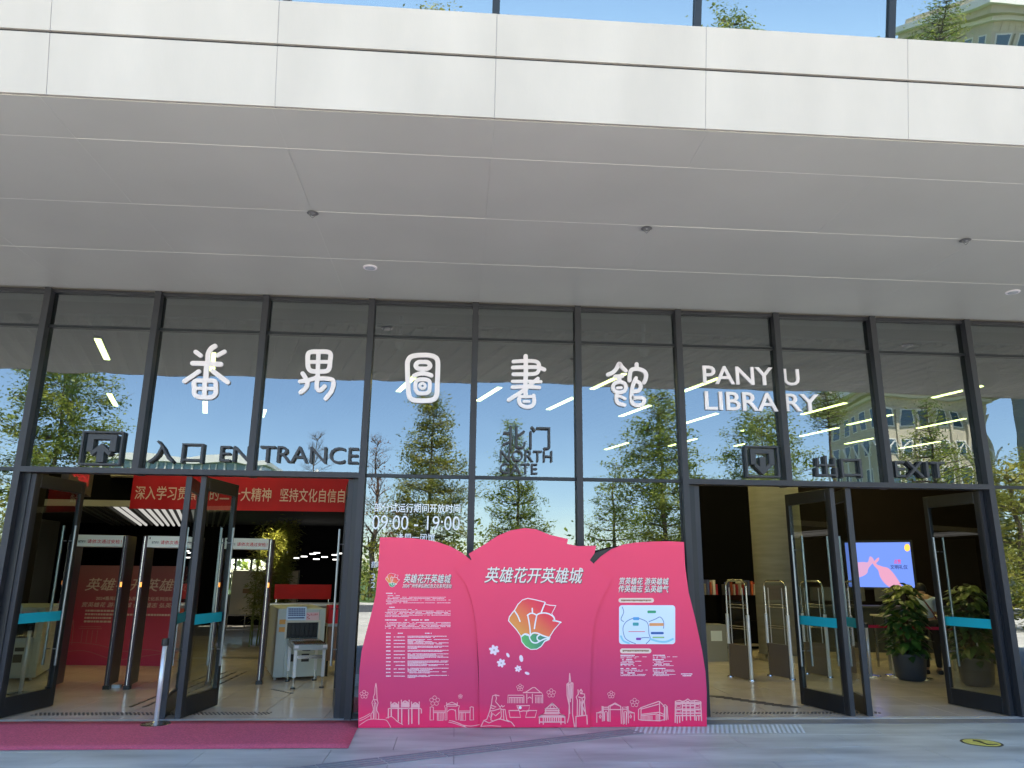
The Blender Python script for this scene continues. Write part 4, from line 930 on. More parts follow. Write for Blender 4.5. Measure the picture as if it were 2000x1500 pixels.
# hanging banner
YBn = 4.0; b0 = pxbox(262, 935, 700, 1000, YBn); zlo = (atY(275, 990, YBn).z+atY(680, 1004, YBn).z)/2
bn = thing('hanging_banner', 'long red cloth banner with pale characters hanging above the lobby entrance', 'banner', (0, 0, 0))
f = MB(); N = 60; xx0, xx1 = b0[0]-.05, b0[1]+.5
for i in range(N):
    def W_(x): return YBn+.012*math.sin(x*5)+.006*math.sin(x*13)
    x0, x1 = xx0+(xx1-xx0)*i/N, xx0+(xx1-xx0)*(i+1)/N; f.q((x0, W_(x0), zlo), (x1, W_(x1), zlo), (x1, W_(x1), zlo+.66), (x0, W_(x0), zlo+.66))
o = f.build('cloth', M_red, bn, smooth=True)
for x in (xx0+.1, (xx0+xx1)/2, xx1-.1): MB().tube([(x, YBn+.03, zlo+.6), (x, YBn+.03, ZC+.1)], .006, 5).build('cord', M_black, bn)
MB().tube([(xx0, YBn+.03, zlo+.655), (xx1, YBn+.03, zlo+.655)], .012, 6).build('rail', M_steel, bn)
def zb_(px_, py_): return atY(px_, py_, YBn).z
for tx, x0, x1 in (('深入学习贯彻党的二十大精神', 264, 530), ('坚持文化自信自强', 547, 694)):
    a_, b_ = atY(x0, 970, YBn), atY(x1, 970, YBn); lettering(tx, (a_.x, b_.x, zlo+.16, zlo+.40), YBn-.02, mat('banner_text', (.85, .62, .5), .6), 'banner_text', bn, .002, .006)
# beige bulkhead with light slot, at the left
bkh = thing('bulkhead', 'beige ceiling bulkhead with a bright light slot left of the red banner', 'bulkhead', (0, 0, 0))
ZB = 3.62
P = [atZ(x, y, ZB) for x, y in ((216, 929), (274, 929), (270, 989), (242, 985))]; P = [(p.x, p.y) for p in P]
f = MB(); n = len(P)
for z in (ZB, ZB+.25): f.v += [(x, y, z) for x, y in P]
f.f = [(0, 1, 2, 3), (7, 6, 5, 4)]+[(i, i+4, (i+1) % 4+4, (i+1) % 4) for i in range(4)]
f.build('panel', M_beige, bkh)
a_, b_ = Vector((*P[1], 0)), Vector((*P[2], 0))
MB().tube([(a_.x+.03, a_.y, ZB+.03), (b_.x+.03, b_.y, ZB+.03)], .028, 8).build('light_slot', emis('tube_warm', (1, .95, .72), .5), bkh)
# red led sign on the left wall
a_ = atZ(141, 929, 3.12); b_ = atZ(172, 953, 3.12); dl = (b_-a_)
ls = thing('led_sign', 'narrow dark box with glowing red dot lettering high inside the left doors', 'led sign', a_, math.atan2(dl.y, dl.x))
LL = dl.length
MB().box(-.3, LL+.5, .001, .10, -.12, .34).build('case', mat('led_case', (.10, .075, .065), .5), ls)
dm = MB(); nc = int(LL/.03)
for i in range(nc):
    for j in range(7):
        if rb.random() < .5: dm.box(i*.03, i*.03+.010, -.003, 0, .02+j*.03, .031+j*.03)
dm.build('led_dots', emis('led_red', (1, .02, .04), .2), ls)['kind'] = 'stuff'
# strip lights (1.2 m, turned with the ceiling grid)
strips = [(-5.29,1.41),(-7.86,5.6),(-4.95,2.5),(-6.2,6.1),(-5.18,6.75),(-9.4,5.0),(-1.87,3.65),(-1.5,7.95),(-.34,4.25),(1.13,4.9),(.05,8.5),(1.63,9.2),(1.72,3.05),(2.76,5.4),(3.3,9.8),(4.85,9.0),(3.4,3.15),(4.35,6.0),(5.95,6.7),(6.55,8.8),(6.5,4.75),(7.6,7.2),(8.0,5.7),(8.3,5.0),(9.2,8.1),(9.75,5.9),(10.95,8.6)]
strips[0] = (-6.45, 1.95); strips[23] = (8.25, 3.0)
M_tube = emis('strip_light', (1, .86, .30), 7.0)
sm_ = MB().box(-.045, .045, -.6, .6, -.012, .0).mesh('diffuser', M_tube); hm = MB().box(-.06, .06, -.62, .62, .001, .05).mesh('housing', M_ceil)
_sl = ['strip light left of the first big character, topmost at the left', 'strip light above the framed up arrow, in the second bay', 'strip light crossing the first big character', 'strip light just below the first big character', 'strip light below the second big character', 'strip light in the leftmost bay', 'strip light crossing the left side of the third big character', 'strip light low between the third big character and its tree', 'strip light lower left of the fourth big character', 'strip light right of the fourth big character', 'strip light left of the dark north gate characters', 'strip light right of the dark north gate characters', 'strip light crossing the left of the fifth big character', 'strip light just below the fifth big character', 'strip light in the middle below the fifth big character', 'strip light low beside the mullion right of the fifth big character', 'strip light left of the letter P', 'strip light left of the letter L', 'strip light above the framed down arrow', 'strip light beside the framed down arrow', 'strip light below the letters RY', 'second strip light below the letters RY', 'short strip light right of the letters RY', 'strip light high over the mirrored cream building', 'strip light above the dark exit characters', 'strip light above the word EXIT', 'farthest strip light at the right']
for k, (x, y) in enumerate(strips):
    t_ = thing('strip_light', 'glowing yellow '+_sl[k], 'ceiling lamp', (x, y, ZC-.04), AZ, 'ceiling strip lights')
    link('diffuser', sm_, t_); link('housing', hm, t_)
# domes and dark pendants near the glass
for i, (x, y, lab) in enumerate(((781, 668, 'white dome camera behind the glass above the third big character'), (1258, 682, 'white dome camera behind the glass above the fifth big character'))):
    p = atY(x, y, .9); t_ = thing('dome_camera', lab, 'camera', p)
    MB().tube([(0, 0, .02), (0, 0, ZC+.3-p.z)], .03, 10).build('stem', M_white, t_); MB().lathe([(.005, -.12), (.05, -.10), (.07, -.04), (.085, .02)], n=18).build('dome', mat('dome_grey', (.55, .58, .56), .3), t_, smooth=True)
for i, (x, y, lab) in enumerate(((1816, 758, 'small dark pendant speaker behind the glass above EXIT'), (1929, 732, 'larger dark pendant speaker behind the rightmost glass'))):
    p = atY(x, y, 1.6); t_ = thing('pendant_speaker', lab, 'speaker', p); s_ = 1+.5*i
    MB().tube([(0, 0, .1), (0, 0, ZC+.34-p.z)], .012, 6).build('cord', M_black, t_); MB().lathe([(.03*s_, -.14*s_), (.10*s_, -.08*s_), (.11*s_, 0), (.08*s_, .09*s_), (.03*s_, .12*s_)], n=18).build('body', M_black, t_, smooth=True)

# ---- right side of the lobby
co = thing('concrete_column', 'thick round board marked concrete column inside the right doors', 'column', (6.05, 6.45, 0))
MB().lathe([(.52, 0), (.52, 5.4)], n=48).build('shaft', M_conc, co, smooth=False)
bpy.data.objects['shaft'].data.polygons.foreach_set('use_smooth', [len(p.vertices) == 4 for p in bpy.data.objects['shaft'].data.polygons])
MB().lathe([(.54, 0), (.54, .14)], n=48).build('skirting', M_steel, co)
def antenna(xa, ya, xb, yb, lab):
    d = Vector((xb-xa, yb-ya, 0)); W = d.length; t_ = thing('detection_gate', lab, 'detection gate', (xa, ya, 0), math.atan2(d.y, d.x), 'book detection gates')
    H = 1.62; r = .018
    f = MB(); f.tube([(0, 0, .02), (0, 0, H-.09), (.03, 0, H-.03), (.09, 0, H), (W-.09, 0, H), (W-.03, 0, H-.03), (W, 0, H-.09), (W, 0, .02)], r, 8)
    f.build('frame', M_steel, t_)
    for x in (0, W): MB().tube([(x, 0, .55 if x == 0 else .02), (x, 0, 1.05)], .030, 8).build('sleeve', M_steelpaint, t_)
    for z in (1.22, 1.17, .86, .82): MB().tube([(.015, 0, z), (W-.015, 0, z)], .008, 6).build('rail', M_steel, t_)
    for x in (.1, W-.1): MB().tube([(x, 0, .56), (x, 0, 1.50)], .008, 6).build('rod', M_steelpaint, t_)
    MB().box(.03, W-.03, -.02, .02, .02, .55).build('base_panel', mat('mocha_panel', (.13, .105, .095), .5), t_)
    MB().box(.03, W-.03, -.004, .004, .56, 1.58).build('acrylic_sheet', M_acryl, t_)
    for x in (0, W): MB().lathe([(.055, 0), (.05, .02)], (x, 0, 0), 14).build('foot', M_steel, t_)
    return t_
antenna(3.94, 3.89, 4.11, 3.37, 'leftmost steel and acrylic book detection gate against the dark bookshelves')
antenna(4.70, 4.02, 4.87, 3.50, 'second book detection gate standing before the concrete column')
antenna(5.50, 4.30, 5.67, 3.78, 'third book detection gate seen through the open door leaf')
antenna(6.28, 4.50, 6.45, 3.98, 'rightmost book detection gate seen between two door leaves')
# bookshelf and kiosk at the back
bs = thing('bookshelf', 'low dark bookshelf with red and white books behind the left detection gate', 'bookshelf', (3.3, 8.6, 0), R(4))
for z in (.02, .62, 1.22): MB().box(0, 3.4, 0, .3, z, z+.03).build('shelf', M_walldark, bs)
for x in (0, 1.13, 2.26, 3.37): MB().box(x, x+.03, .001, .299, .051, 1.62).build('upright', M_walldark, bs)
bc = [(.5, .02, .04), (.7, .66, .6), (.45, .03, .05), (.25, .22, .2), (.1, .12, .3), (.6, .12, .05), (.75, .7, .66)]
for k in range(44):
    x = .06+k*.075
    if any(abs(x-u) < .06 for u in (1.13, 2.26, 3.37)): continue
    h_ = rb.uniform(.24, .36); MB().box(x, x+rb.uniform(.03, .065), .03, .24, 1.252, 1.252+h_).build('book', mat('book%d' % (k % 7), bc[k % 7], .6), bs)
ks = thing('kiosk', 'grey self service kiosk with tilted tablet beside the left detection gate', 'kiosk', (4.3, 6.2, 0), R(5))
MB().box(0, .45, 0, .45, 0, .72).build('cabinet', mat('kiosk_grey', (.30, .29, .25), .5), ks)
MB().box(-.55, -.25, .1, .14, .80, 1.42).build('tablet', mat('tablet', (.07, .08, .1), .3), ks); MB().box(-.42, -.38, .12, .16, .0, .80).build('tablet_post', M_steel, ks)
MB().box(.1, .34, -.006, -.001, .40, .60).build('label', M_sign, ks)
# counter with monitors
ct = thing('service_counter', 'dark service counter below the lit screen', 'counter', (8.0, 8.3, 0), R(-6))
MB().box(-.6, 3.0, 0, .7, 0, 1.0).build('body', mat('counter_dark', (.05, .055, .055), .4), ct); MB().box(-.65, 3.05, -.05, .75, 1.001, 1.04).build('counter_top', mat('counter_top_grey', (.12, .12, .12), .3), ct)
for k, (x, z, lab) in enumerate(((-.3, 0, 'grey monitor back at the left end of the dark counter'), (.5, 0, 'grey monitor back in the middle of the dark counter'), (1.25, 0, 'grey monitor back at the right of the dark counter'))):
    t_ = thing('monitor', lab, 'monitor', Matrix.Translation((8.0, 8.3, 1.041)) @ Matrix.Rotation(R(-6), 4, 'Z') @ Vector((x, .3, 0)), R(-6), 'monitors on the counter')
    MB().box(0, .5, 0, .04, .1, .42).build('screen_back', mat('monitor_grey', (.16, .16, .17), .5), t_); MB().box(.22, .28, .01, .035, .012, .1).build('neck', M_black, t_); MB().box(.12, .38, -.05, .12, 0, .012).build('base', M_black, t_)
# video screen
A_ = atY(1650, 1064, 10.0); A2 = atY(1660, 1148, 10.0); B_ = atY(1775, 1055, 9.2); B2 = atY(1787, 1146, 9.2)
z1 = A_.z; z0 = A2.z; zt2 = (A_.z+B_.z)/2; zb2 = (A2.z+B2.z)/2
d = Vector((B2.x-A_.x, B2.y-A_.y, 0)); W = d.length
vs_ = thing('video_screen', 'bright lilac blue video screen showing two hands and small lettering', 'screen', (A_.x, A_.y, 0), math.atan2(d.y, d.x))
MB().box(-.06, W+.06, .012, .1, zb2-.06, zt2+.06).build('case', M_black, vs_)
MB().box(0, W, 0, .011, zb2, zt2).build('display', emis('screen_blue', (.17, .29, .86), .22), vs_)
Hs = zt2-zb2
def SX(u, v): return (W*(.10+.90*u), zb2+Hs*v)
def shape(pts, c, y, nm, s=.22): MB().prism([tuple(q) for q in smooth([SX(*p) for p in pts], True, 4)], y-.001, y).build(nm, emis('scr%.2f%.2f' % c[:2], c, s), vs_)
shape([(.0,.22),(.10,.22),(.22,.30),(.26,.42),(.33,.52),(.37,.58),(.345,.66),(.30,.68),(.26,.56),(.18,.56),(.05,.54),(.0,.45)], (.62,.35,.55), -.001, 'hand_image')
shape([(.60,.0),(.50,.10),(.44,.24),(.42,.38),(.36,.48),(.335,.56),(.37,.58),(.42,.64),(.455,.66),(.45,.60),(.40,.52),(.50,.46),(.60,.42),(.70,.25),(.78,.0)], (.70,.33,.48), -.0025, 'hand_image')
shape([(.90,.86),(.93,.80),(.98,.82),(.995,.90),(.97,.96),(.92,.94)], (.95,.5,.08), -.001, 'badge_image', .3)
for tx, (u0, v0, u1, v1), c in (('点赞', (.70, .52, .82, .62), (.75, .06, .2)), ('文明礼仪', (.63, .40, .92, .50), (.03, .03, .12))):
    a_, b_ = SX(u0, v0), SX(u1, v1); lettering(tx, (a_[0], b_[0], a_[1], b_[1]), -.001, emis('txt%.2f' % c[0], c, .22), 'screen_text', vs_, .001, .015)
# potted plant
def plant(x, y, lab):
    t_ = thing('potted_plant', lab, 'plant', (x, y, 0))
    MB().lathe([(.19, 0), (.235, .05), (.27, .40), (.285, .44), (.26, .445), (.25, .40)], n=32).build('pot', mat('pot_slate', (.045, .055, .075), .5), t_, smooth=True)
    rp = random.Random(11); lv = MB(); st_ = MB()
    st_.tube([(0, 0, .3), (.01, 0, 1.45)], .045, 8)
    lf = [(0, 0), (.32, .10), (.42, .30), (.36, .55), (.20, .82), (0, 1.05), (-.20, .82), (-.36, .55), (-.42, .30), (-.32, .10)]
    leaf_me = MB()
    n_ = len(lf); leaf_me.v = [(a_*.9, b_, -.25*abs(a_)**1.5-.22*b_*b_) for a_, b_ in lf]+[(0, .35, .04)]; leaf_me.f = [(i, (i+1) % n_, n_) for i in range(n_)]
    mats_ = [mat('leaf_deep', (.022, .065, .016), .3, noise=.3, nscale=8), mat('leaf_mid', (.045, .115, .02), .3, noise=.3, nscale=8), mat('leaf_lime', (.16, .20, .03), .35, noise=.3, nscale=8)]
    mes = [leaf_me.mesh('leaf', mm2) for mm2 in mats_]
    for k in range(190):
        z = .45+1.12*(k/190)+rp.uniform(-.06, .06); ph = k*2.399+rp.uniform(-.3, .3); rad = (.32-.13*abs((z-.9)/.7)**1.5)*rp.uniform(.45, 1.0)
        s_ = rp.uniform(.14, .23); el = rp.uniform(-.75, .1)
        o = link('leaf', mes[2 if (z > 1.3 and rp.random() < .4) or rp.random() < .06 else rp.choice((0, 0, 1))], t_)
        o.matrix_local = Matrix.Translation((rad*math.cos(ph), rad*math.sin(ph), z)) @ Matrix.Rotation(ph-math.pi/2, 4, 'Z') @ Matrix.Rotation(el, 4, 'X') @ Matrix.Rotation(rp.uniform(-.4, .4), 4, 'Y') @ Matrix.Scale(s_, 4)
    st_.build('moss_pole', mat('moss_pole', (.06, .04, .02), .9), t_)
plant(6.96, 3.48, 'large leafy potted plant in slate blue pot beside the red belt barrier')
plant(7.68, 2.80, 'second leafy plant in slate blue pot seen through the rightmost door leaf')
# belt barrier
stanchion(-6.91, 2.05, 'pale belt post seen through the leftmost open door leaf', .93)
stp = [(6.52, 3.98), (6.98, 4.02), (7.26, 3.62), (8.15, 3.4)]
for i, (x, y) in enumerate(stp): stanchion(x, y, ('steel belt post left of the potted plant', 'steel belt post just behind the left of the plant pot', 'steel belt post right of the plant pot', 'steel belt post far right of the potted plant')[i], .90)
for i, (a_, b_) in enumerate(((0, 1), (1, 2), (2, 3))):
    A3, B3 = stp[a_], stp[b_]; f = MB(); d = Vector((B3[0]-A3[0], B3[1]-A3[1])).normalized(); n = Vector((-d.y, d.x))*.0015
    q0 = Vector(A3)+d*.045; q1 = Vector(B3)-d*.045
    f.v = [(q0.x, q0.y, .815), (q1.x, q1.y, .815), (q1.x, q1.y, .865), (q0.x, q0.y, .865)]; f.f = [(0, 1, 2, 3)]
    o = f.build('barrier_belt', mat('belt_red', (.55, .01, .06), .6)); md = o.modifiers.new('s', 'SOLIDIFY'); md.thickness = .003
    tag(o, ('red barrier belt left of the potted plant', 'red barrier belt hidden mostly by the plant leaves', 'red barrier belt right of the plant across the bending person')[i], 'barrier belt')

# ---- the bending person
def person(x, y, rz):
    t_ = thing('person', 'person in pale blue shirt and black trousers bending forward behind the potted plant', 'person', (x, y, 0), rz)
    V = {}; names = []
    def v(nm, co_, r_): V[nm] = len(names); names.append((Vector(co_), r_))
    v('pel', (0, 0, .92), .125); v('waist', (0, .05, 1.05), .115); v('chest', (0, .17, 1.22), .135); v('sh', (0, .27, 1.33), .10); v('neck', (0, .33, 1.38), .052); v('head0', (0, .37, 1.41), .06); v('head', (0, .43, 1.46), .092); v('headt', (0, .49, 1.52), .075)
    for s, n_ in ((-1, 'l'), (1, 'r')):
        v('hip'+n_, (s*.09, 0, .86), .095); v('knee'+n_, (s*.10, .03, .48), .062); v('ank'+n_, (s*.10, -.02, .10), .042); v('toe'+n_, (s*.11, .13, .045), .036)
        v('shd'+n_, (s*.17, .25, 1.30), .062); v('elb'+n_, (s*.21, .38, 1.08), .043); v('wri'+n_, (s*.15, .58, 1.02), .030); v('han'+n_, (s*.13, .66, 1.01), .032)
    E_ = [('pel', 'waist'), ('waist', 'chest'), ('chest', 'sh'), ('sh', 'neck'), ('neck', 'head0'), ('head0', 'head'), ('head', 'headt')]
    for n_ in 'lr': E_ += [('pel', 'hip'+n_), ('hip'+n_, 'knee'+n_), ('knee'+n_, 'ank'+n_), ('ank'+n_, 'toe'+n_), ('sh', 'shd'+n_), ('shd'+n_, 'elb'+n_), ('elb'+n_, 'wri'+n_), ('wri'+n_, 'han'+n_)]
    def skin(nm, keep, m_, grow, lvl=2):
        ks_ = [i for i, (n_, _) in enumerate(sorted(V.items(), key=lambda q: q[1])) if keep(n_)]
        idx = {}; vv = []; rr = []
        inv = {b_: a_ for a_, b_ in V.items()}
        for i in range(len(names)):
            if keep(inv[i]): idx[i] = len(vv); vv.append(names[i][0]); rr.append(names[i][1]+grow)
        ee = [(idx[V[a_]], idx[V[b_]]) for a_, b_ in E_ if V[a_] in idx and V[b_] in idx]
        me = bpy.data.meshes.new(nm); me.from_pydata([tuple(q) for q in vv], ee, []); o = link(nm, me, t_)
        md = o.modifiers.new('skin', 'SKIN')
        for i, r_ in enumerate(rr): me.skin_vertices[0].data[i].radius = (r_, r_*.92)
        me.skin_vertices[0].data[0].use_root = True
        md.use_smooth_shade = True; o.modifiers.new('sub', 'SUBSURF').levels = lvl; o.modifiers['sub'].render_levels = lvl
        me.materials.append(m_); return o
    skin('body', lambda n_: True, mat('skin', (.42, .26, .18), .5), 0)
    skin('shirt', lambda n_: n_[:3] in ('pel', 'wai', 'che') or n_ == 'sh' or n_[:3] in ('shd', 'elb'), mat('pale_blue_shirt', (.42, .52, .68), .8, noise=.08, nscale=9), .016)
    skin('trousers', lambda n_: n_ == 'pel' or n_[:3] in ('hip', 'kne', 'ank'), mat('black_cloth', (.012, .012, .015), .8), .014)
    # hair cap, shoes, face details, bag strap
    h = bmesh.new(); bmesh.ops.create_uvsphere(h, u_segments=20, v_segments=12, radius=.108); 
    for q in h.verts: q.co = Vector((q.co.x*.95, q.co.y*1.05, q.co.z*1.08))+Vector((0, .445, 1.49))
    me = bpy.data.meshes.new('hair'); h.to_mesh(me); h.free(); me.materials.append(mat('hair', (.01, .009, .009), .6)); link('hair', me, t_)
    for s in (-1, 1):
        o = MB().box(s*.11-.045, s*.11+.045, -.07, .19, .0, .075).build('shoe', M_black, t_); bevel(o, .025, 3)
        f = MB()
        for k in range(5):
            bx = s*.13+(k-2)*.016; l_ = (.045, .07, .078, .072, .055)[k]
            f.tube([(bx, .665, 1.01), (bx, .665+l_*.6, 1.0), (bx, .665+l_, .975)], [.009, .008, .006], 6)
        f.build('fingers', MATS['skin'], t_)
    MB().tube([(-.13, .22, 1.43), (-.02, .05, 1.30), (.08, -.085, 1.10), (.14, -.08, .96)], .014, 6).build('bag_strap', mat('strap', (.12, .03, .06), .7), t_)
    return t_
person(7.86, 4.25, R(-25))
tt = thing('reading_table', 'slanted white topped table the bending person leans over', 'table', (7.75, 5.0, 0), R(-6))
MB().box(-.4, .9, -.25, .35, .96, .99).build('table_top', M_scan2, tt)
for x in (-.35, .85):
    for y in (-.2, .3): MB().box(x-.02, x+.02, y-.02, y+.02, 0, .959).build('leg', M_steel, tt)
pw = thing('small_adapter', 'small white power adapter on the floor between the security gates', 'adapter', (*atZ(227, 1343)[:2], 0)); MB().box(-.06, .06, -.03, .03, 0, .04).build('case', M_sign, pw); MB().tube([(0, .03, .02), (.03, .12, .01), (-.02, .25, .01), (.08, .4, .01)], .005, 5).build('cable', M_black, pw)
tp = thing('hazard_tape', 'short black and yellow hazard tape on the floor beside the scanner', 'tape', (*atZ(530, 1346)[:2], .001), 0)
for k in range(9): MB().box(.0, .05, -.035+.0, .005, 0, .0015, Matrix.Translation((k*.045, -k*.05, 0))).build('stripe', M_black, tp)

# ================================================================== WHAT THE GLASS MIRRORS: TREES, HEDGES, BUILDINGS ACROSS THE FORECOURT
def out(az, dist):   # bearing and distance as read from the reflection (measured from the mirrored eye)
    a_ = R(az); return CAM.x+dist*math.sin(a_), 9.63-dist*math.cos(a_)
M_bark = mat('bark', (.10, .075, .055), .9, noise=.3, nscale=8)
def leafmat(nm, a_, b_):
    m = bpy.data.materials.new(nm); m.use_nodes = True; t = m.node_tree; p = t.nodes['Principled BSDF']; p.inputs['Roughness'].default_value = .55
    g_ = t.nodes.new('ShaderNodeNewGeometry'); n = t.nodes.new('ShaderNodeTexNoise'); n.inputs['Scale'].default_value = .9; n.inputs['Detail'].default_value = 5
    r = t.nodes.new('ShaderNodeValToRGB'); r.color_ramp.elements[0].position = .35; r.color_ramp.elements[1].position = .68
    r.color_ramp.elements[0].color = (*a_, 1); r.color_ramp.elements[1].color = (*b_, 1)
    t.links.new(g_.outputs['Position'], n.inputs['Vector']); t.links.new(n.outputs['Fac'], r.inputs[0]); t.links.new(r.outputs[0], p.inputs['Base Color'])
    tl = t.nodes.new('ShaderNodeBsdfTranslucent'); t.links.new(r.outputs[0], tl.inputs[0]); mx = t.nodes.new('ShaderNodeMixShader'); mx.inputs[0].default_value = .35
    t.links.new(p.outputs[0], mx.inputs[1]); t.links.new(tl.outputs[0], mx.inputs[2]); t.links.new(mx.outputs[0], t.nodes['Material Output'].inputs[0]); return m
M_leafA = leafmat('leaf_green', (.09, .155, .025), (.33, .35, .05)); M_leafB = leafmat('leaf_olive', (.11, .155, .025), (.40, .35, .05)); M_leafR = leafmat('leaf_rust', (.20, .07, .03), (.30, .16, .05))
def tree(az, dist, h, spread, seed, lab, mleaf=None, dens=1.0, clear=.22, bare=False, cone=.75):
    x, y = out(az, dist); rt_ = random.Random(seed); mleaf = mleaf or M_leafA
    t_ = thing('broadleaf_tree' if not bare else 'bare_tree', lab, 'tree', (x, y, -.03), rt_.uniform(0, 6))
    tk = MB(); lx = rt_.uniform(-.3, .3)
    tk.tube([(0, 0, 0), (lx*.3, 0, h*.35), (lx, .1, h*.7), (lx*.8, .1, h*.97)], [.19, .14, .08, .02], 8)
    lv = MB(); nlev = int(h*.85)
    for k in range(nlev):
        f = clear+(1-clear)*(k+.3)/nlev; z = h*f; c0 = Vector((lx*min(1, f/.7), .1*f, z))
        g_ = (f-clear)/(1-clear); rad = spread*((1-g_)**cone*.92+.10)*(1 if g_ > .12 else .75)
        nb = 4 if bare else 5
        for q in range(nb):
            ph = q*2*math.pi/nb+k*1.1+rt_.uniform(-.3, .3); rr = rad*rt_.uniform(.65, 1.1)
            tip = c0+Vector((math.cos(ph)*rr, math.sin(ph)*rr, rr*(.55 if bare else .18)+rt_.uniform(-.15, .25)))
            mid = c0.lerp(tip, .5)+Vector((0, 0, .10*rr if bare else -.04*rr))
            tk.tube([c0, mid, tip], [.045*(1-g_)+.018, .025, .008], 5, False)
            for u in range(6 if bare else 4):
                b0 = c0.lerp(tip, rt_.uniform(.35, 1)); dd = Vector((rt_.gauss(0, 1), rt_.gauss(0, 1), rt_.uniform(.1, 1.2) if bare else rt_.uniform(-.1, .5))).normalized()*rr*rt_.uniform(.2, .4)
                tk.tube([b0, b0+dd], [.012, .004], 4, False)
                if bare:
                    for _ in range(3): e0 = b0+dd*rt_.uniform(.3, .9); tk.tube([e0, e0+Vector((rt_.gauss(0, .25), rt_.gauss(0, .25), rt_.uniform(.1, .5)))], [.006, .003], 3, False)
            if dens > 0:
                ncl = max(2, int(5*rr/1.2))
                for c_ in range(ncl):
                    u = .28+.75*(c_+rt_.random())/ncl; cc = c0.lerp(tip, u)+Vector((rt_.gauss(0, .26), rt_.gauss(0, .26), rt_.gauss(.02, .24))); cr = rt_.uniform(.34, .66)
                    for l_ in range(int(46*dens)):
                        v3 = Vector((rt_.gauss(0, .6), rt_.gauss(0, .6), rt_.gauss(0, .42)))*cr; p = cc+v3; s_ = rt_.uniform(.06, .125)
                        a_ = Vector((rt_.gauss(0, 1), rt_.gauss(0, 1), rt_.gauss(0, .5))).normalized()*s_; b_ = Vector((rt_.gauss(0, 1), rt_.gauss(0, 1), rt_.gauss(0, .5))).normalized()*s_*.55
                        lv.q(p-a_, p-b_, p+a_, p+b_)
    tk.build('trunk', M_bark, t_)
    if lv.v:
        o = lv.build('crown', mleaf, t_); o['kind'] = 'stuff'
    return t_
tree(-27.6, 46, 14.2, 4.0, 1, 'tall spreading green tree mirrored in the glass left of the up arrow', cone=.45, dens=1.25, clear=.16)
tree(-2.3, 50, 14.0, 4.0, 2, 'tall conical tree mirrored behind the third big character', M_leafB, dens=1.3, clear=.17, cone=.85)
tree(4.6, 56, 13.0, 3.5, 3, 'conical tree mirrored behind the words NORTH GATE', cone=1.5, dens=1.1, clear=.2)
tree(15.6, 46, 13.2, 3.7, 4, 'dense tree mirrored left of the letters PANYU', dens=1.3, cone=.6, clear=.18)
tree(23.3, 50, 12.2, 3.9, 5, 'layered green tree mirrored behind the down arrow', cone=.4, dens=1.0, clear=.2)
tree(34.0, 50, 11.9, 4.6, 6, 'umbrella crowned tree mirrored in front of the cream building', cone=2.4, dens=.32, clear=.58)
tree(11.8, 60, 10.7, 3.0, 7, 'thin small crowned tree mirrored between NORTH GATE and the letters', dens=.35, clear=.3)
tree(-10.8, 60, 12.6, 2.6, 8, 'bare twiggy tree mirrored above the letters TRANCE', dens=0, clear=.3, bare=True)
tree(-6.1, 52, 11.2, 2.4, 9, 'bare reddish tree mirrored left of the tall conical tree', M_leafR, dens=.12, clear=.25, bare=True)
tree(39.5, 50, 9.2, 3.4, 10, 'green tree mirrored at the right edge pane', M_leafB)
tree(-32.5, 40, 7.2, 2.6, 11, 'low leafy tree mirrored at the left edge pane', M_leafB)
tree(-3.8, 62, 7.0, 3.0, 12, 'low rusty leaved tree mirrored above the opening hours', M_leafR, dens=.8)
tree(19.5, 62, 9.0, 3.4, 13, 'medium green tree mirrored behind the dense tree', M_leafA)
tree(-20.5, 62, 8.6, 3.2, 14, 'yellowish bushy tree mirrored behind the entrance characters', leafmat('leaf_gold', (.25, .20, .04), (.5, .36, .07)))
tree(27.6, 62, 17.6, 1.9, 15, 'slender sparse tree mirrored in the upper glazing beside the cream cornice', dens=.22, clear=.72)
tree(38.2, 33, 6.0, 2.8, 16, 'low bushy tree mirrored at the bottom of the right edge pane', M_leafB, clear=.06)
# hedge (uncountable leaves)
hd = MB(); rh = random.Random(21)
for k in range(16000):
    x = rh.uniform(-75, 75); y = rh.uniform(-36.5, -34.8); z = rh.uniform(0, 1.5)*(1+.25*math.sin(x*.7)); p = Vector((x, y, z))
    a_ = Vector((rh.gauss(0, 1), rh.gauss(0, 1), rh.gauss(0, 1))).normalized()*.16; b_ = Vector((rh.gauss(0, 1), rh.gauss(0, 1), rh.gauss(0, 1))).normalized()*.10; hd.q(p-a_, p-b_, p+a_, p+b_)
o = hd.build('hedge', M_leafB); tag(o, 'long clipped green hedge across the road mirrored low in the glass', 'hedge', kind='stuff')
fr2 = MB()
for k in range(45000):
    x = rh.uniform(-150, 150); y = rh.uniform(-125, -110); z = abs(rh.gauss(0, 3.2)); p = Vector((x, y, z))
    a_ = Vector((rh.gauss(0, 1), rh.gauss(0, 1), rh.gauss(0, 1))).normalized()*.38; b_ = Vector((rh.gauss(0, 1), rh.gauss(0, 1), rh.gauss(0, 1))).normalized()*.25; fr2.q(p-a_, p-b_, p+a_, p+b_)
o = fr2.build('far_trees', M_leafA); tag(o, 'far belt of trees closing the horizon behind the forecourt', 'trees', kind='stuff')

gr_ = MB()
for k in range(9000):
    x = rh.uniform(-30, 20); y = rh.uniform(19, 21); z = rh.uniform(0, 6); p = Vector((x, y, z))
    a_ = Vector((rh.gauss(0, 1), rh.gauss(0, 1), rh.gauss(0, 1))).normalized()*.2; b_ = Vector((rh.gauss(0, 1), rh.gauss(0, 1), rh.gauss(0, 1))).normalized()*.15; gr_.q(p-a_, p-b_, p+a_, p+b_)
o = gr_.build('rear_hedge', M_leafA); tag(o, 'garden greenery seen through the small rear windows of the lobby', 'hedge', kind='stuff')
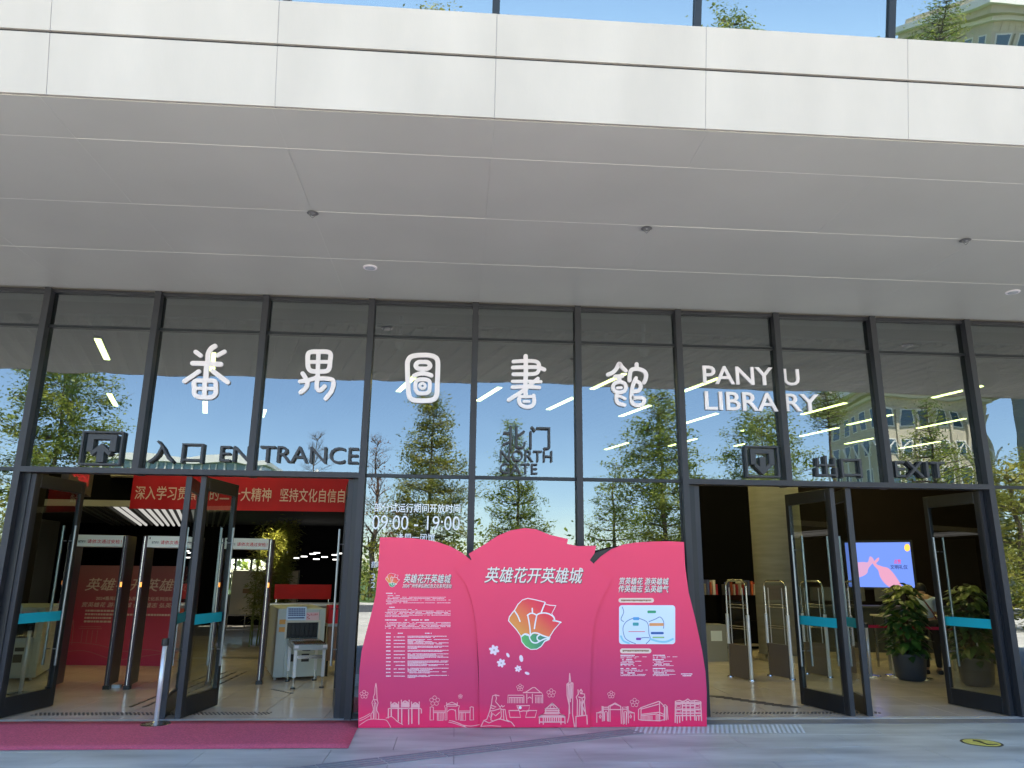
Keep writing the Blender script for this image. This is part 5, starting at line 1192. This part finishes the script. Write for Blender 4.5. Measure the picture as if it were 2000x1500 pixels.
# cream office building
ob = thing('office_building', 'cream stone office building with white cornice and rows of windows mirrored at right', 'building', (0, 0, -.03))
M_stone = mat('cream_stone', (.52, .46, .34), .8, noise=.08, nscale=1.2); M_win = mat('blue_window', (.05, .09, .11), .08, spec=.8); M_trim = mat('white_trim', (.74, .72, .66), .7)
bx0, by0 = 43.0, -63.4; bw, bd_ = 11.6, 11.5; HB = 19.9
MB().box(bx0, bx0+bw, by0-bd_, by0, 0, HB).build('wall', M_stone, ob)
for k, (e, z0, z1) in enumerate(((1.9, HB+.9, HB+1.5), (1.3, HB+.35, HB+.899), (.5, HB+.001, HB+.349), (1.0, HB+1.501, HB+2.3))): MB().box(bx0-e, bx0+bw+e, by0-bd_-e, by0+e, z0, z1).build('cornice', M_trim if k in (0, 2) else M_stone, ob)
# stone tiles of the frieze
tl_ = MB().box(-.27, .27, 0, .03, -.2, .2).mesh('stone_tile', mat('frieze_tile', (.60, .52, .36), .8, noise=.1))
for i in range(20):
    for j in range(2): o = link('stone_tile', tl_, ob); o.location = (bx0+.3+.58*i, by0+.001, HB-.22-.42*j)
wfm = MB().box(-.62, .62, -.12, .03, -.95, .95).mesh('window', M_trim); wpm = MB().box(-.5, .5, .031, .05, -.83, .83).mesh('pane', M_win)
for j in range(6):
    z = HB-1.95-3.1*j
    for i in range(6):
        o = link('window', wfm, ob); o.location = (bx0+1.0+1.92*i, by0+.001, z); link('pane', wpm, o)
    for i in range(5):
        o = link('window', wfm, ob); o.location = (bx0-.001, by0-1.2-2.2*i, z); o.rotation_euler.z = R(90); link('pane', wpm, o)
for i in range(7):
    x = bx0+.04+1.92*i; MB().box(x-.16, x+.16, by0+.001, by0+.28, 0, HB-1.1).build('pier', M_stone, ob)
for i in range(7):   # white branching fins
    x = bx0+.04+1.92*i
    for z in (HB-5.2, HB-12.4):
        MB().tube([(x, by0+.55, z-4.4), (x, by0+.55, z-.9), (x-.35, by0+.6, z+.1), (x-.9, by0+.65, z+.7)], .09, 6).tube([(x, by0+.55, z-.9), (x+.35, by0+.6, z+.1), (x+.9, by0+.65, z+.7)], .09, 6).build('fin', M_trim, ob)
for i in range(6):
    y = by0-.2-2.2*i
    for z in (HB-5.2, HB-12.4): MB().tube([(bx0-.5, y, z-4.4), (bx0-.5, y, z-.9), (bx0-.6, y-.9, z+.7)], .09, 6).tube([(bx0-.5, y, z-.9), (bx0-.6, y+.9, z+.7)], .09, 6).build('fin', M_trim, ob)
# glass tower at the far right
x, y = out(41.5, 80); x += 6.6; gt = thing('glass_tower', 'grey glass tower mirrored at the far right edge', 'building', (x, y, 0))
MB().box(-2.2, 12, -12, 0, 0, 42).build('wall', mat('tower_grey', (.25, .28, .30), .3), gt)
for j in range(10):
    for i in range(6): MB().box(-2.0+2.3*i, 0+2.3*i, .001, .05, 1+4*j, 4+4*j).build('window', M_win, gt)
# glass pavilion at the left
x, y = out(-21, 88); pv = thing('glass_pavilion', 'low pavilion with vertical glass mullions mirrored behind the word ENTRANCE', 'building', (x, y, 0))
MB().box(-8, 10, -8, 0, 0, 13.2).build('wall', mat('pale_glass', (.25, .36, .42), .15), pv); MB().box(-8.5, 10.5, -8.5, .5, 13.201, 13.9).build('roof', M_trim, pv)
fmn = MB().box(-.07, .07, .001, .25, 0, 13.1).mesh('mullion', M_trim)
for i in range(20): o = link('mullion', fmn, pv); o.location = (-7.9+.94*i, 0, 0)
x, y = out(-10.5, 96); pk = thing('peaked_pavilion', 'white peaked roof pavilion mirrored behind the bare tree', 'building', (x, y, 0))
MB().box(-3, 3, -3, 3, 0, 10.5).build('wall', M_trim, pk); f = MB(); f.v = [(-3.5, -3.5, 10.5), (3.5, -3.5, 10.5), (3.5, 3.5, 10.5), (-3.5, 3.5, 10.5), (0, 0, 15)]; f.f = [(0, 1, 4), (1, 2, 4), (2, 3, 4), (3, 0, 4), (3, 2, 1, 0)]; f.build('roof', M_trim, pk)
